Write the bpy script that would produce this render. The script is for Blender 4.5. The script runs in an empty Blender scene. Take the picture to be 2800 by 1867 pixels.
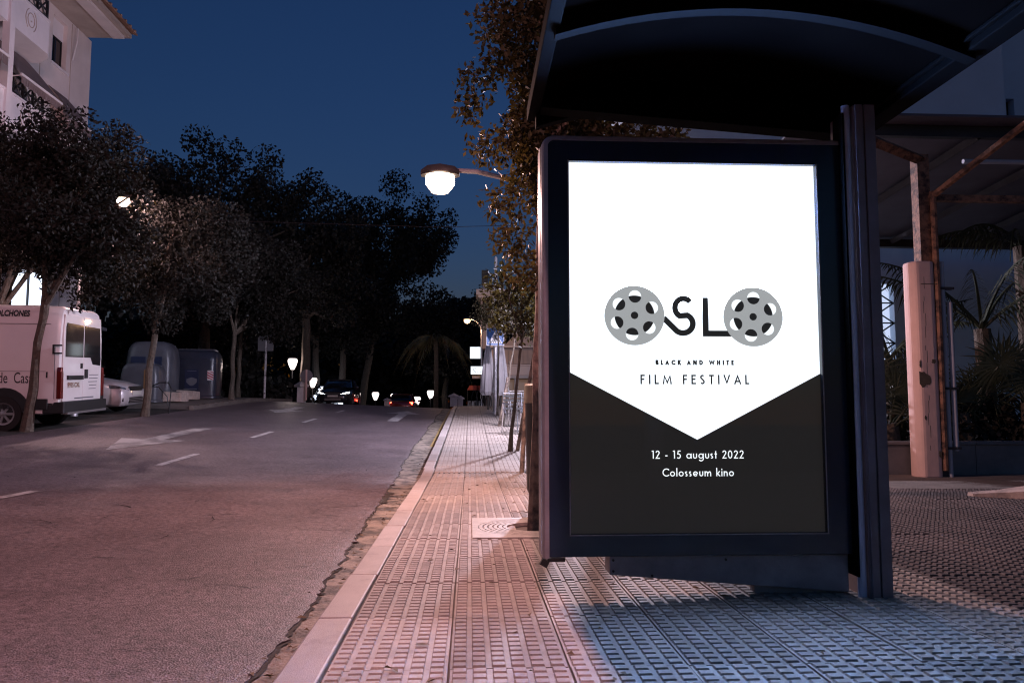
import bpy, math, random
import numpy as np
from mathutils import Vector, Matrix

R = math.radians
PI = math.pi
scene = bpy.context.scene
COL = scene.collection

# ------------------------------------------------------------------ camera
cam_d = bpy.data.cameras.new('camera')
cam = bpy.data.objects.new('camera', cam_d)
COL.objects.link(cam)
cam.location = (0, 0, 0.88)
cam.rotation_euler = (R(90 + 4.795), 0, R(-3.053))
cam_d.sensor_width = 36
cam_d.lens = 27.55
cam_d.clip_start = 0.05
cam_d.clip_end = 900
scene.camera = cam

# ------------------------------------------------------------------ world: dusk sky
W = bpy.data.worlds.new('World')
scene.world = W
W.use_nodes = True
nt = W.node_tree
nt.nodes.clear()
sky = nt.nodes.new('ShaderNodeTexSky')
sky.sky_type = 'NISHITA'
sky.sun_disc = False
sky.sun_elevation = R(0.0)
sky.sun_rotation = R(188)
sky.altitude = 20
sky.air_density = 1.0
sky.dust_density = 0.0
sky.ozone_density = 4.1
bg = nt.nodes.new('ShaderNodeBackground')
bg.inputs['Strength'].default_value = 0.185
wo = nt.nodes.new('ShaderNodeOutputWorld')
nt.links.new(sky.outputs[0], bg.inputs[0])
nt.links.new(bg.outputs[0], wo.inputs[0])

scene.view_settings.view_transform = 'Standard'
scene.view_settings.look = 'None'
scene.view_settings.exposure = 0
scene.view_settings.gamma = 1
scene.view_settings.use_curve_mapping = False
scene.cycles.use_denoising = True
scene.cycles.filter_width = 1.15
scene.cycles.max_bounces = 6
scene.cycles.sample_clamp_indirect = 4
scene.cycles.caustics_reflective = False
scene.cycles.caustics_refractive = False

# ------------------------------------------------------------------ materials
def lin(c):
    return tuple(((v / 255 + 0.055) / 1.055) ** 2.4 if v > 10 else v / 255 / 12.92 for v in c)

def mat(name, col, rough=0.6, metal=0.0, var=0.0, scale=8.0, bump=0.0, bscale=60.0, spec=0.5,
        col2=None, thr=None, rnd=0.0, coat=0.0, stretch=None, speck=0.0, sscale=260.0, transl=0.0, world=False, spots=0.0):
    m = bpy.data.materials.new(name)
    m.use_nodes = True
    n = m.node_tree
    b = n.nodes['Principled BSDF']
    b.inputs['Roughness'].default_value = rough
    b.inputs['Metallic'].default_value = metal
    b.inputs['Specular IOR Level'].default_value = spec
    b.inputs['Coat Weight'].default_value = coat
    b.inputs['Base Color'].default_value = (*col, 1)
    tc = n.nodes.new('ShaderNodeTexCoord')
    src = tc.outputs['Object']
    if world:
        ge = n.nodes.new('ShaderNodeNewGeometry')
        src = ge.outputs['Position']
    if stretch:
        mp = n.nodes.new('ShaderNodeMapping')
        mp.inputs['Scale'].default_value = stretch
        n.links.new(src, mp.inputs[0])
        src = mp.outputs[0]
    cur = None
    if var > 0 or col2:
        no = n.nodes.new('ShaderNodeTexNoise')
        no.inputs['Scale'].default_value = scale
        no.inputs['Detail'].default_value = 6
        no.inputs['Roughness'].default_value = 0.65
        n.links.new(src, no.inputs['Vector'])
        rp = n.nodes.new('ShaderNodeValToRGB')
        lo, hi = thr if thr else (0.3, 0.7)
        rp.color_ramp.elements[0].position = lo
        rp.color_ramp.elements[1].position = hi
        c2 = col2 if col2 else tuple(v * (1 - var) for v in col)
        c1 = col if col2 else tuple(min(1, v * (1 + var * 0.6)) for v in col)
        rp.color_ramp.elements[0].color = (*c2, 1)
        rp.color_ramp.elements[1].color = (*c1, 1)
        n.links.new(no.outputs[0], rp.inputs[0])
        cur = rp.outputs[0]
    if speck > 0:
        ns = n.nodes.new('ShaderNodeTexNoise')
        ns.inputs['Scale'].default_value = sscale
        ns.inputs['Detail'].default_value = 6
        ns.inputs['Roughness'].default_value = 0.85
        n.links.new(src, ns.inputs['Vector'])
        ms = n.nodes.new('ShaderNodeMapRange')
        ms.inputs[1].default_value = 0.3
        ms.inputs[2].default_value = 0.7
        ms.inputs[3].default_value = 1 - speck
        ms.inputs[4].default_value = 1 + speck
        n.links.new(ns.outputs[0], ms.inputs[0])
        vs_ = n.nodes.new('ShaderNodeVectorMath')
        vs_.operation = 'SCALE'
        n.links.new(cur, vs_.inputs[0])
        n.links.new(ms.outputs[0], vs_.inputs['Scale'])
        cur = vs_.outputs[0]
    if spots > 0:     # dirt patches, oil spots, gum
        nv = n.nodes.new('ShaderNodeTexNoise')
        nv.inputs['Scale'].default_value = 3.2
        nv.inputs['Detail'].default_value = 9
        nv.inputs['Roughness'].default_value = 0.75
        n.links.new(src, nv.inputs['Vector'])
        mv = n.nodes.new('ShaderNodeMapRange')
        mv.inputs[1].default_value = 0.56
        mv.inputs[2].default_value = 0.70
        mv.inputs[3].default_value = 1.0
        mv.inputs[4].default_value = 1 - spots
        n.links.new(nv.outputs[0], mv.inputs[0])
        sv = n.nodes.new('ShaderNodeVectorMath')
        sv.operation = 'SCALE'
        n.links.new(cur, sv.inputs[0])
        n.links.new(mv.outputs[0], sv.inputs['Scale'])
        cur = sv.outputs[0]
    if rnd > 0:
        oi = n.nodes.new('ShaderNodeObjectInfo')
        mr = n.nodes.new('ShaderNodeMapRange')
        mr.inputs[3].default_value = 1 - rnd
        mr.inputs[4].default_value = 1 + rnd * 0.5
        n.links.new(oi.outputs['Random'], mr.inputs[0])
        mx = n.nodes.new('ShaderNodeVectorMath')
        mx.operation = 'SCALE'
        if cur:
            n.links.new(cur, mx.inputs[0])
        else:
            mx.inputs[0].default_value = col
        n.links.new(mr.outputs[0], mx.inputs['Scale'])
        cur = mx.outputs[0]
    if cur:
        n.links.new(cur, b.inputs['Base Color'])
    if transl > 0:
        tr = n.nodes.new('ShaderNodeBsdfTranslucent')
        tr.inputs[0].default_value = (col[0] * 2.2, col[1] * 1.9, col[2] * 0.9, 1)
        mxs = n.nodes.new('ShaderNodeMixShader')
        mxs.inputs[0].default_value = transl
        n.links.new(b.outputs[0], mxs.inputs[1])
        n.links.new(tr.outputs[0], mxs.inputs[2])
        n.links.new(mxs.outputs[0], n.nodes['Material Output'].inputs[0])
    if bump > 0:
        n2 = n.nodes.new('ShaderNodeTexNoise')
        n2.inputs['Scale'].default_value = bscale
        n2.inputs['Detail'].default_value = 5
        n.links.new(src, n2.inputs['Vector'])
        bp = n.nodes.new('ShaderNodeBump')
        bp.inputs['Strength'].default_value = bump
        bp.inputs['Distance'].default_value = 0.02
        n.links.new(n2.outputs[0], bp.inputs['Height'])
        n.links.new(bp.outputs[0], b.inputs['Normal'])
    return m

def emis(name, col, strength):
    m = bpy.data.materials.new(name)
    m.use_nodes = True
    n = m.node_tree
    b = n.nodes['Principled BSDF']
    b.inputs['Base Color'].default_value = (0.02, 0.02, 0.02, 1)
    b.inputs['Roughness'].default_value = 0.4
    b.inputs['Emission Color'].default_value = (*col, 1)
    b.inputs['Emission Strength'].default_value = strength
    return m

def pane_mat(name, refl=0.05):
    m = bpy.data.materials.new(name)
    m.use_nodes = True
    n = m.node_tree
    n.nodes.clear()
    o = n.nodes.new('ShaderNodeOutputMaterial')
    mx = n.nodes.new('ShaderNodeMixShader')
    t = n.nodes.new('ShaderNodeBsdfTransparent')
    g = n.nodes.new('ShaderNodeBsdfGlossy')
    g.inputs['Roughness'].default_value = 0.02
    lw = n.nodes.new('ShaderNodeLayerWeight')     # symmetric reflectance, same from both sides of the pane
    pw = n.nodes.new('ShaderNodeMath')
    pw.operation = 'POWER'
    pw.inputs[1].default_value = 5
    ml = n.nodes.new('ShaderNodeMath')
    ml.operation = 'MULTIPLY_ADD'
    ml.inputs[1].default_value = 0.6
    ml.inputs[2].default_value = 0.012
    n.links.new(lw.outputs['Facing'], pw.inputs[0])
    n.links.new(pw.outputs[0], ml.inputs[0])
    n.links.new(ml.outputs[0], mx.inputs[0])
    n.links.new(t.outputs[0], mx.inputs[1])
    n.links.new(g.outputs[0], mx.inputs[2])
    n.links.new(mx.outputs[0], o.inputs[0])
    return m

M = dict(
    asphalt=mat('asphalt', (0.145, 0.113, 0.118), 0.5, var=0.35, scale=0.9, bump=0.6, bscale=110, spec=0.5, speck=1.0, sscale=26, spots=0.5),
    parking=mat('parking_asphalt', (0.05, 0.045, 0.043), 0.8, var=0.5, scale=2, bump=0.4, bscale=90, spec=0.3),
    gutter=mat('gutter_concrete', (0.27, 0.225, 0.18), 0.75, bump=0.5, bscale=40, col2=(0.06, 0.05, 0.04), scale=5.5, thr=(0.40, 0.58)),
    yellow=mat('worn_yellow_paint', (0.33, 0.22, 0.05), 0.7, col2=(0.2, 0.15, 0.08), scale=9, thr=(0.4, 0.6)),
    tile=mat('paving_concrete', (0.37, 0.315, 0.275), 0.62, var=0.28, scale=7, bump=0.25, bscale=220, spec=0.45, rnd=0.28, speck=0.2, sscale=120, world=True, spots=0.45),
    tile2=mat('paving_concrete_far', (0.37, 0.315, 0.275), 0.62, var=0.25, scale=2, bump=0.25, bscale=150, spec=0.45),
    mortar=mat('mortar', (0.12, 0.1, 0.085), 0.9, var=0.4, scale=5),
    granite=mat('kerb_granite', (0.42, 0.37, 0.345), 0.55, var=0.12, scale=6, bump=0.15, bscale=250, rnd=0.22, speck=0.3, sscale=150, world=True, spots=0.3),
    earth=mat('dark_earth', (0.05, 0.042, 0.032), 0.95, var=0.5, scale=0.7, bump=0.6, bscale=15),
    paint=mat('road_paint', (0.5, 0.48, 0.47), 0.6, col2=(0.14, 0.13, 0.13), scale=6, thr=(0.36, 0.5)),
    iron=mat('grate_concrete', (0.42, 0.38, 0.33), 0.5, var=0.3, scale=12, bump=0.2, bscale=120),
    black=mat('black_hole', (0.006, 0.006, 0.006), 0.9),
    frame=mat('case_black', (0.010, 0.020, 0.046), 0.25, spec=0.6, var=0.2, scale=3),
    alu=mat('case_aluminium', (0.3, 0.28, 0.31), 0.4, 0.3, var=0.25, scale=6),
    postm=mat('shelter_dark_metal', (0.17, 0.165, 0.21), 0.4, 0.15, var=0.35, scale=3, bump=0.05, bscale=30),
    tube=mat('shelter_tube', (0.45, 0.55, 0.8), 0.3, 0.2, var=0.2, scale=3),
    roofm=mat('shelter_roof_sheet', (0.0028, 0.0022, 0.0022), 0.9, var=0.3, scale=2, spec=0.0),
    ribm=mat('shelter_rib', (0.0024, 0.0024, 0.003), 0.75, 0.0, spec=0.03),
    plinth=mat('plinth_grey', (0.26, 0.26, 0.3), 0.55, var=0.35, scale=5, bump=0.1, bscale=60),
    bark=mat('bark', (0.11, 0.085, 0.065), 0.9, var=0.5, scale=14, bump=0.8, bscale=30),
    barkpale=mat('mottled_pale_bark', (0.27, 0.2, 0.155), 0.85, col2=(0.07, 0.05, 0.045), scale=9, thr=(0.36, 0.56), bump=0.7, bscale=25),
    leaf=mat('leaf_street_tree', (0.019, 0.018, 0.0155), 0.65, var=0.6, scale=1.2, spec=0.15, transl=0.1),
    leafd=mat('leaf_dark_tree', (0.02, 0.019, 0.016), 0.6, var=0.6, scale=0.5, spec=0.25),
    leafo=mat('leaf_orange_tree', (0.04, 0.034, 0.018), 0.6, var=0.6, scale=3, spec=0.18, transl=0.25),
    palm=mat('palm_leaf', (0.05, 0.06, 0.035), 0.5, var=0.5, scale=2, spec=0.4),
    palmy=mat('palm_leaf_pale', (0.14, 0.12, 0.05), 0.5, var=0.5, scale=2, spec=0.4),
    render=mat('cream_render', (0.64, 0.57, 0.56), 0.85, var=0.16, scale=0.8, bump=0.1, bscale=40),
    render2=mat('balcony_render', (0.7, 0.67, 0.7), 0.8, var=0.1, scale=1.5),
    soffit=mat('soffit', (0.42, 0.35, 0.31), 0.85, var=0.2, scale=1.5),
    rooftile=mat('roof_tile', (0.3, 0.17, 0.12), 0.8, var=0.3, scale=5),
    railing=mat('dark_railing', (0.012, 0.012, 0.014), 0.5),
    awning=mat('awning_cloth', (0.16, 0.12, 0.12), 0.85, var=0.25, scale=3),
    awbar=mat('awning_bar', (0.7, 0.68, 0.7), 0.5),
    glassd=mat('dark_glass', (0.008, 0.009, 0.012), 0.06, spec=0.7),
    white=mat('van_white', (0.84, 0.78, 0.77), 0.3, spec=0.5, coat=0.4, var=0.06, scale=1.5),
    trim=mat('black_plastic', (0.014, 0.014, 0.015), 0.5),
    rubber=mat('tyre_rubber', (0.015, 0.014, 0.014), 0.85),
    rimm=mat('wheel_rim', (0.45, 0.44, 0.45), 0.35, 0.8),
    lampred=mat('tail_lamp_red', (0.13, 0.012, 0.01), 0.15, coat=0.6),
    lampclr=mat('headlamp_clear', (0.35, 0.37, 0.42), 0.08, 0.7, coat=1.0),
    silver=mat('silver_paint', (0.62, 0.58, 0.6), 0.3, 0.25, coat=0.7),
    darkcar=mat('dark_paint', (0.02, 0.02, 0.028), 0.2, 0.2, coat=0.8),
    redcar=mat('red_paint', (0.16, 0.02, 0.02), 0.25, 0.2, coat=0.8),
    plate=mat('number_plate', (0.62, 0.6, 0.55), 0.4),
    lettering=mat('dark_lettering', (0.015, 0.015, 0.018), 0.5),
    letterred=mat('plate_lettering', (0.2, 0.06, 0.03), 0.5),
    bingrey=mat('container_grey', (0.10, 0.10, 0.12), 0.35, var=0.2, scale=3, spec=0.5),
    binblue=mat('container_blue', (0.03, 0.032, 0.05), 0.3, var=0.25, scale=3, spec=0.5),
    binyel=mat('container_yellow', (0.3, 0.16, 0.07), 0.5),
    bindark=mat('container_dark_panel', (0.02, 0.03, 0.07), 0.3),
    posterblue=mat('container_sticker', (0.015, 0.02, 0.055), 0.4),
    stripered=mat('warning_red', (0.45, 0.03, 0.05), 0.5),
    stripewhite=mat('warning_white', (0.75, 0.7, 0.7), 0.5),
    block=mat('painted_concrete', (0.6, 0.46, 0.4), 0.8, var=0.4, scale=6, bump=0.5, bscale=20),
    blockdark=mat('bare_concrete', (0.16, 0.145, 0.14), 0.85, var=0.4, scale=4, bump=0.4, bscale=20),
    pole=mat('galvanised_pole', (0.5, 0.48, 0.5), 0.42, 0.6, var=0.25, scale=6),
    poledark=mat('dark_pole', (0.07, 0.065, 0.06), 0.55, 0.3, var=0.3, scale=6),
    signblue=mat('sign_blue', (0.05, 0.17, 0.5), 0.4),
    signwhite=mat('sign_white', (0.8, 0.8, 0.82), 0.4),
    signback=mat('sign_back', (0.2, 0.19, 0.21), 0.5, 0.5),
    drape=mat('parasol_cloth', (0.72, 0.68, 0.7), 0.85, var=0.1, scale=4),
    chrome=mat('aluminium_tube', (0.75, 0.74, 0.76), 0.22, 0.95),
    binbody=mat('litter_bin_dark', (0.03, 0.038, 0.035), 0.45, var=0.2, scale=4),
    bintop=mat('litter_bin_top', (0.2, 0.19, 0.13), 0.5, var=0.3, scale=6),
    stucco=mat('restaurant_render', (0.52, 0.43, 0.4), 0.85, var=0.15, scale=0.8),
    awnlight=mat('awning_light', (0.72, 0.66, 0.66), 0.7),
    awnred=mat('awning_red', (0.35, 0.05, 0.03), 0.7),
    pink=mat('peeling_column_paint', (0.76, 0.52, 0.47), 0.75, var=0.1, scale=3, bump=0.25, bscale=10),
    peel=mat('bare_column_patch', (0.12, 0.095, 0.07), 0.9, var=0.3, scale=20),
    conduit=mat('conduit_pvc', (0.42, 0.44, 0.52), 0.45, var=0.1, scale=4),
    rust=mat('rusty_steel', (0.33, 0.17, 0.11), 0.75, 0.2, col2=(0.06, 0.035, 0.03), scale=10, thr=(0.38, 0.58), bump=0.4, bscale=40),
    steel=mat('dark_steel', (0.035, 0.035, 0.045), 0.6, 0.2, var=0.3, scale=4),
    shed=mat('roof_underside', (0.11, 0.11, 0.15), 0.8, var=0.25, scale=1.5),
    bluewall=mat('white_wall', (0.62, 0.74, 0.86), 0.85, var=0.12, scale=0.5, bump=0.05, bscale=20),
    slab=mat('wall_slab', (0.2, 0.19, 0.2), 0.75, var=0.3, scale=2.5, bump=0.15, bscale=30, rnd=0.15),
    teal=mat('teal_paint', (0.03, 0.12, 0.14), 0.4, 0.1),
    mono=mat('white_post_paint', (0.7, 0.66, 0.66), 0.7, var=0.1, scale=5),
)
E_WHITE = emis('poster_white', (0.68, 0.83, 1.0), 3.4)
E_BLACK = emis('poster_black', (1.0, 0.9, 0.86), 0.0125)
E_GREY = emis('poster_grey', (0.93, 0.97, 1.0), 0.39)
n_ = E_WHITE.node_tree
tc_ = n_.nodes.new('ShaderNodeTexCoord')
sx_ = n_.nodes.new('ShaderNodeSeparateXYZ')
mr_ = n_.nodes.new('ShaderNodeMapRange')   # extra glow added in the upper half to light the paving in front
mr_.interpolation_type = 'SMOOTHSTEP'
for i_, v_ in ((1, 1.30), (2, 1.85), (3, 0.0), (4, 1.0)):
    mr_.inputs[i_].default_value = v_
n_.links.new(tc_.outputs['Object'], sx_.inputs[0])
n_.links.new(sx_.outputs['Z'], mr_.inputs[0])
def nd_(op, a, b=None):     # the added glow fades out short of the sheet's edges
    q_ = n_.nodes.new('ShaderNodeMath')
    q_.operation = op
    n_.links.new(a, q_.inputs[0])
    if b is not None:
        n_.links.new(b, q_.inputs[1])
    return q_.outputs[0]
def fall_(src, a, b):
    q_ = n_.nodes.new('ShaderNodeMapRange')
    q_.interpolation_type = 'SMOOTHSTEP'
    q_.inputs[1].default_value = a
    q_.inputs[2].default_value = b
    q_.inputs[3].default_value = 1.0
    q_.inputs[4].default_value = 0.0
    n_.links.new(src, q_.inputs[0])
    return q_.outputs[0]
glow_ = nd_('MULTIPLY', nd_('MULTIPLY', mr_.outputs[0], fall_(nd_('ABSOLUTE', sx_.outputs['X']), 0.50, 0.59)), fall_(sx_.outputs['Z'], 1.95, 2.04))
st_ = n_.nodes.new('ShaderNodeMapRange')
st_.inputs[3].default_value = 1.5
st_.inputs[4].default_value = 90.0
n_.links.new(glow_, st_.inputs[0])
n_.links.new(st_.outputs[0], n_.nodes['Principled BSDF'].inputs['Emission Strength'])
cr_ = n_.nodes.new('ShaderNodeValToRGB')
cr_.color_ramp.elements[0].color = (0.84, 0.92, 1.0, 1)
cr_.color_ramp.elements[1].color = (0.14, 0.36, 1.0, 1)
n_.links.new(glow_, cr_.inputs[0])
n_.links.new(cr_.outputs[0], n_.nodes['Principled BSDF'].inputs['Emission Color'])
E_PRINT = emis('poster_white_print', (0.9, 0.96, 1.0), 1.15)
PANE = pane_mat('case_glass')
E_LAMP = emis('lamp_glow_warm', (1.0, 0.72, 0.55), 9)
E_GLOBE = emis('park_lamp_glow', (1.0, 0.85, 0.8), 2.6)
E_ORANGE = emis('far_lamp_glow', (1.0, 0.6, 0.3), 8)
E_SHOP = emis('shop_light', (0.72, 0.8, 1.0), 2.2)
E_SIGN = emis('lit_sign', (0.85, 0.92, 1.0), 1.6)
E_WIN = emis('lit_window', (0.62, 0.72, 1.0), 0.95)
E_HEAD = emis('headlight_glow', (0.95, 0.97, 1.0), 5)
E_TAIL = emis('taillight_glow', (1.0, 0.03, 0.015), 40)
E_BOX = emis('small_box_sign_glow', (0.85, 0.7, 0.9), 0.8)

# ------------------------------------------------------------------ mesh helpers
class MB:
    def __init__(s):
        s.v = []
        s.f = []
    def add(s, vs, fs):
        o = len(s.v)
        s.v += [tuple(p) for p in vs]
        s.f += [tuple(i + o for i in f) for f in fs]
        return s
    def box(s, c, d, rz=0, ry=0, rx=0):
        x, y, z = d[0] / 2, d[1] / 2, d[2] / 2
        vs = [Vector(p) for p in ((-x, -y, -z), (x, -y, -z), (x, y, -z), (-x, y, -z), (-x, -y, z), (x, -y, z), (x, y, z), (-x, y, z))]
        if rz or ry or rx:
            m = Matrix.Rotation(rz, 3, 'Z') @ Matrix.Rotation(ry, 3, 'Y') @ Matrix.Rotation(rx, 3, 'X')
            vs = [m @ p for p in vs]
        return s.add([p + Vector(c) for p in vs], [(0, 3, 2, 1), (4, 5, 6, 7), (0, 1, 5, 4), (1, 2, 6, 5), (2, 3, 7, 6), (3, 0, 4, 7)])
    def b2(s, x0, x1, y0, y1, z0, z1):
        return s.box(((x0 + x1) / 2, (y0 + y1) / 2, (z0 + z1) / 2), (x1 - x0, y1 - y0, z1 - z0))
    def tube(s, pts, rad, n=8, cap=True):
        pts = [Vector(p) for p in pts]
        if not isinstance(rad, (list, tuple)):
            rad = [rad] * len(pts)
        rings = []
        up = Vector((0.31, 0.17, 0.93))
        for i, p in enumerate(pts):
            d = (pts[min(i + 1, len(pts) - 1)] - pts[max(i - 1, 0)]).normalized()
            a = d.cross(up)
            if a.length < 0.05:
                a = d.cross(Vector((1, 0, 0)))
            a.normalize()
            b = d.cross(a)
            rings.append([p + (a * math.cos(2 * PI * k / n) + b * math.sin(2 * PI * k / n)) * rad[i] for k in range(n)])
        return s.loft(rings, cap)
    def loft(s, rings, cap=True, closed=True):
        n = len(rings[0])
        vs = [p for r_ in rings for p in r_]
        fs = []
        for i in range(len(rings) - 1):
            for k in range(n if closed else n - 1):
                k2 = (k + 1) % n
                fs.append((i * n + k, i * n + k2, (i + 1) * n + k2, (i + 1) * n + k))
        if cap and closed:
            fs.append(tuple(range(n))[::-1])
            fs.append(tuple((len(rings) - 1) * n + k for k in range(n)))
        return s.add(vs, fs)
    def lathe(s, prof, c=(0, 0, 0), n=16, sx=1, sy=1):
        rings = [[(c[0] + r_ * sx * math.cos(2 * PI * k / n), c[1] + r_ * sy * math.sin(2 * PI * k / n), c[2] + z) for k in range(n)] for r_, z in prof]
        return s.loft(rings)
    def prism(s, poly, a, b, axis='y'):
        # poly: 2D points; extruded from a to b along axis
        def P(u, v, w):
            return {'y': (u, w, v), 'x': (w, u, v), 'z': (u, v, w)}[axis]
        n = len(poly)
        vs = [P(u, v, a) for u, v in poly] + [P(u, v, b) for u, v in poly]
        fs = [tuple(range(n)), tuple(range(n, 2 * n))[::-1]] + [(k, k + n, (k + 1) % n + n, (k + 1) % n) for k in range(n)]
        return s.add(vs, fs)
    def grid(s, xs, ys, zf):
        vs = [(x, y, zf(x, y)) for y in ys for x in xs]
        n = len(xs)
        return s.add(vs, [(j * n + i, j * n + i + 1, (j + 1) * n + i + 1, (j + 1) * n + i) for j in range(len(ys) - 1) for i in range(n - 1)])
    def mesh(s, name, m, smooth=False):
        me = bpy.data.meshes.new(name)
        me.from_pydata(s.v, [], s.f)
        import bmesh
        bm = bmesh.new()
        bm.from_mesh(me)
        bmesh.ops.recalc_face_normals(bm, faces=bm.faces)
        bm.to_mesh(me)
        bm.free()
        if m:
            me.materials.append(m)
        if smooth:
            me.polygons.foreach_set('use_smooth', [True] * len(me.polygons))
            me.set_sharp_from_angle(angle=R(38))
        return me
    def build(s, name, m, parent=None, smooth=False, world=False, bevel=0, label=None, kind=None):
        if world and parent is not None:
            L = parent.location
            s.v = [(p[0] - L.x, p[1] - L.y, p[2] - L.z) for p in s.v]
        o = bpy.data.objects.new(name, s.mesh(name, m, smooth))
        COL.objects.link(o)
        if parent is not None:
            o.parent = parent
        if bevel:
            bv = o.modifiers.new('bevel', 'BEVEL')
            bv.width = bevel
            bv.segments = 2
            bv.limit_method = 'ANGLE'
        if label:
            o['label'] = label
        if kind:
            o['kind'] = kind
        return o

def tag(o, label, cat, group=None):
    o['label'] = label
    o['category'] = cat
    if group:
        o['group'] = group
    return o

def thing(name, label, cat, loc=(0, 0, 0), rz=0, group=None, rx=0):
    o = bpy.data.objects.new(name, None)
    o.empty_display_size = 0.2
    COL.objects.link(o)
    o.location = loc
    o.rotation_euler = (rx, 0, rz)
    return tag(o, label, cat, group)

def raw_mesh(name, verts, faces4, m):
    me = bpy.data.meshes.new(name)
    nv, nf = len(verts), len(faces4)
    me.vertices.add(nv)
    me.vertices.foreach_set('co', verts.astype(np.float32).ravel())
    me.loops.add(nf * 4)
    me.loops.foreach_set('vertex_index', faces4.astype(np.int32).ravel())
    me.polygons.add(nf)
    me.polygons.foreach_set('loop_start', np.arange(0, nf * 4, 4, dtype=np.int32))
    me.update(calc_edges=True)
    me.materials.append(m)
    return me

def leaf_mesh(name, clusters, n, size, m, seed, droop=0.3, asp=0.5, gap=None):
    rg = np.random.default_rng(seed)
    cs = np.array([c for c, r_ in clusters])
    rs = np.array([r_ for c, r_ in clusters])
    w = rs ** 2
    idx = rg.choice(len(cs), n, p=w / w.sum())
    d = rg.normal(size=(n, 3))
    d /= np.linalg.norm(d, axis=1)[:, None]
    rad = rg.random(n) ** 0.45
    p = cs[idx] + d * (rs[idx] * rad)[:, None]
    if gap is not None:   # an opening in the crown along a segment
        for ga, gb_, gr_ in gap:
            g0, g1 = np.array(ga), np.array(gb_)
            u = (g1 - g0) / np.linalg.norm(g1 - g0)
            q = p - g0
            dist = np.linalg.norm(q - (q @ u)[:, None] * u, axis=1)
            keep = dist > gr_ * (0.75 + 0.5 * rg.random(n))
            p, d = p[keep], d[keep]
            n = len(p)
    a = rg.normal(size=(n, 3)) + d * 0.6
    a[:, 2] -= droop
    a /= np.linalg.norm(a, axis=1)[:, None]
    b = np.cross(a, rg.normal(size=(n, 3)))
    b /= np.linalg.norm(b, axis=1)[:, None]
    s = size * (0.65 + 0.7 * rg.random(n))[:, None]
    v = np.empty((n, 4, 3))
    v[:, 0] = p - a * s * 0.5
    v[:, 1] = p + b * s * asp * 0.5 + a * s * 0.05
    v[:, 2] = p + a * s * 0.5
    v[:, 3] = p - b * s * asp * 0.5 + a * s * 0.05
    return raw_mesh(name, v.reshape(-1, 3), np.arange(n * 4).reshape(-1, 4), m)

def crown_clusters(c, rad, k, rc, seed, shell=0.5):
    rn = random.Random(seed)
    out = []
    while len(out) < k:
        p = Vector((rn.gauss(0, 1), rn.gauss(0, 1), rn.gauss(0, 1))).normalized()
        q = shell + (1 - shell) * rn.random()
        out.append(((c[0] + p.x * rad[0] * q, c[1] + p.y * rad[1] * q, c[2] + p.z * rad[2] * q), rc * rn.uniform(0.6, 1.25)))
    return out

# ------------------------------------------------------------------ terrain
def rise(Y):
    if Y < 10.5: return 0.0
    if Y < 27: return 0.0475 * (Y - 10.5)
    if Y < 33:
        t = (Y - 27) / 6
        return 0.784 + 0.285 * (t - 0.5 * t * t)
    if Y < 36: return 0.9265
    if Y < 42: return 0.9265 - 0.05 * (Y - 36) ** 2 / 12
    return max(-1.2, 0.7765 - 0.05 * (Y - 42))
def cross(x):
    return 0.042 * min(8.4, max(0.0, -x - 0.62))
def g(x, Y):
    return rise(Y) + cross(x)
def lins(a, b, n):
    return [a + (b - a) * i / n for i in range(n + 1)]

ys_all = lins(-40, 10.5, 10) + lins(11, 27, 8) + lins(28, 44, 16) + lins(48, 90, 10) + [130, 200, 400]
MB().grid([-300, -120, -60, -30, -15, -9, -5, -0.6, 3, 8, 15, 40, 120, 300], ys_all, lambda x, y: g(x, y) - 0.2).build('ground', M['earth'], kind='structure')

# ------------------------------------------------------------------ road with a broken edge along the gutter
rn = random.Random(4)
ys = lins(-15, 2, 60) + [2 + 0.045 * (i + 1) for i in range(int(11 / 0.045))] + lins(13, 33, 150)[1:] + lins(33, 110, 60)[1:]
edge = []
wob = 0
for y in ys:
    wob = wob * 0.9 + rn.uniform(-0.012, 0.012)
    base = -0.835 - 0.03 * max(0, min(8, y - 5)) - 0.02 * math.sin(y * 1.3)
    edge.append(base + wob + rn.uniform(-0.007, 0.007) + (0.03 if rn.random() < 0.03 else 0))
rb = MB()
xs_rel = [-8.15, -6.5, -5, -4.2, -3, -2, -1.3]
rows = []
for y, e in zip(ys, edge):
    row = [(x, y, g(x, y) - 0.12) for x in xs_rel]
    row += [(e - 0.05, y, g(e, y) - 0.118), (e, y, g(e, y) - 0.124), (e + 0.004, y, g(e, y) - 0.16)]
    rows.append(row)
rb.loft(rows, closed=False)
road = rb.build('road', M['asphalt'], kind='structure')
gb = MB()
gb.grid([-1.25, -1.0, -0.8, -0.615], ys, lambda x, y: g(x, y) - 0.135 + (0.006 * math.sin(7 * y + 5 * x)) * (1 if x < -0.9 else 0))
gutter = gb.build('gutter', M['gutter'], kind='structure')
ck = MB()
cr = []
for y, e in zip(ys, edge):
    if 1.5 < y < 34:
        w_ = rn.uniform(0.006, 0.028) + (rn.uniform(0.02, 0.09) if math.sin(y * 2.3) + math.sin(y * 0.9) > 1.35 else 0)
        cr.append([(e - 0.004, y, g(e, y) - 0.131), (e + w_, y, g(e, y) - 0.1295)])
ck.loft(cr, closed=False)
ck.build('crack', M['earth'], gutter)
yl = MB()
yl.grid([-0.78, -0.625], lins(15.5, 34, 40), lambda x, y: g(x, y) - 0.128)
yl.build('yellow_line', M['yellow'], gutter)
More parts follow.
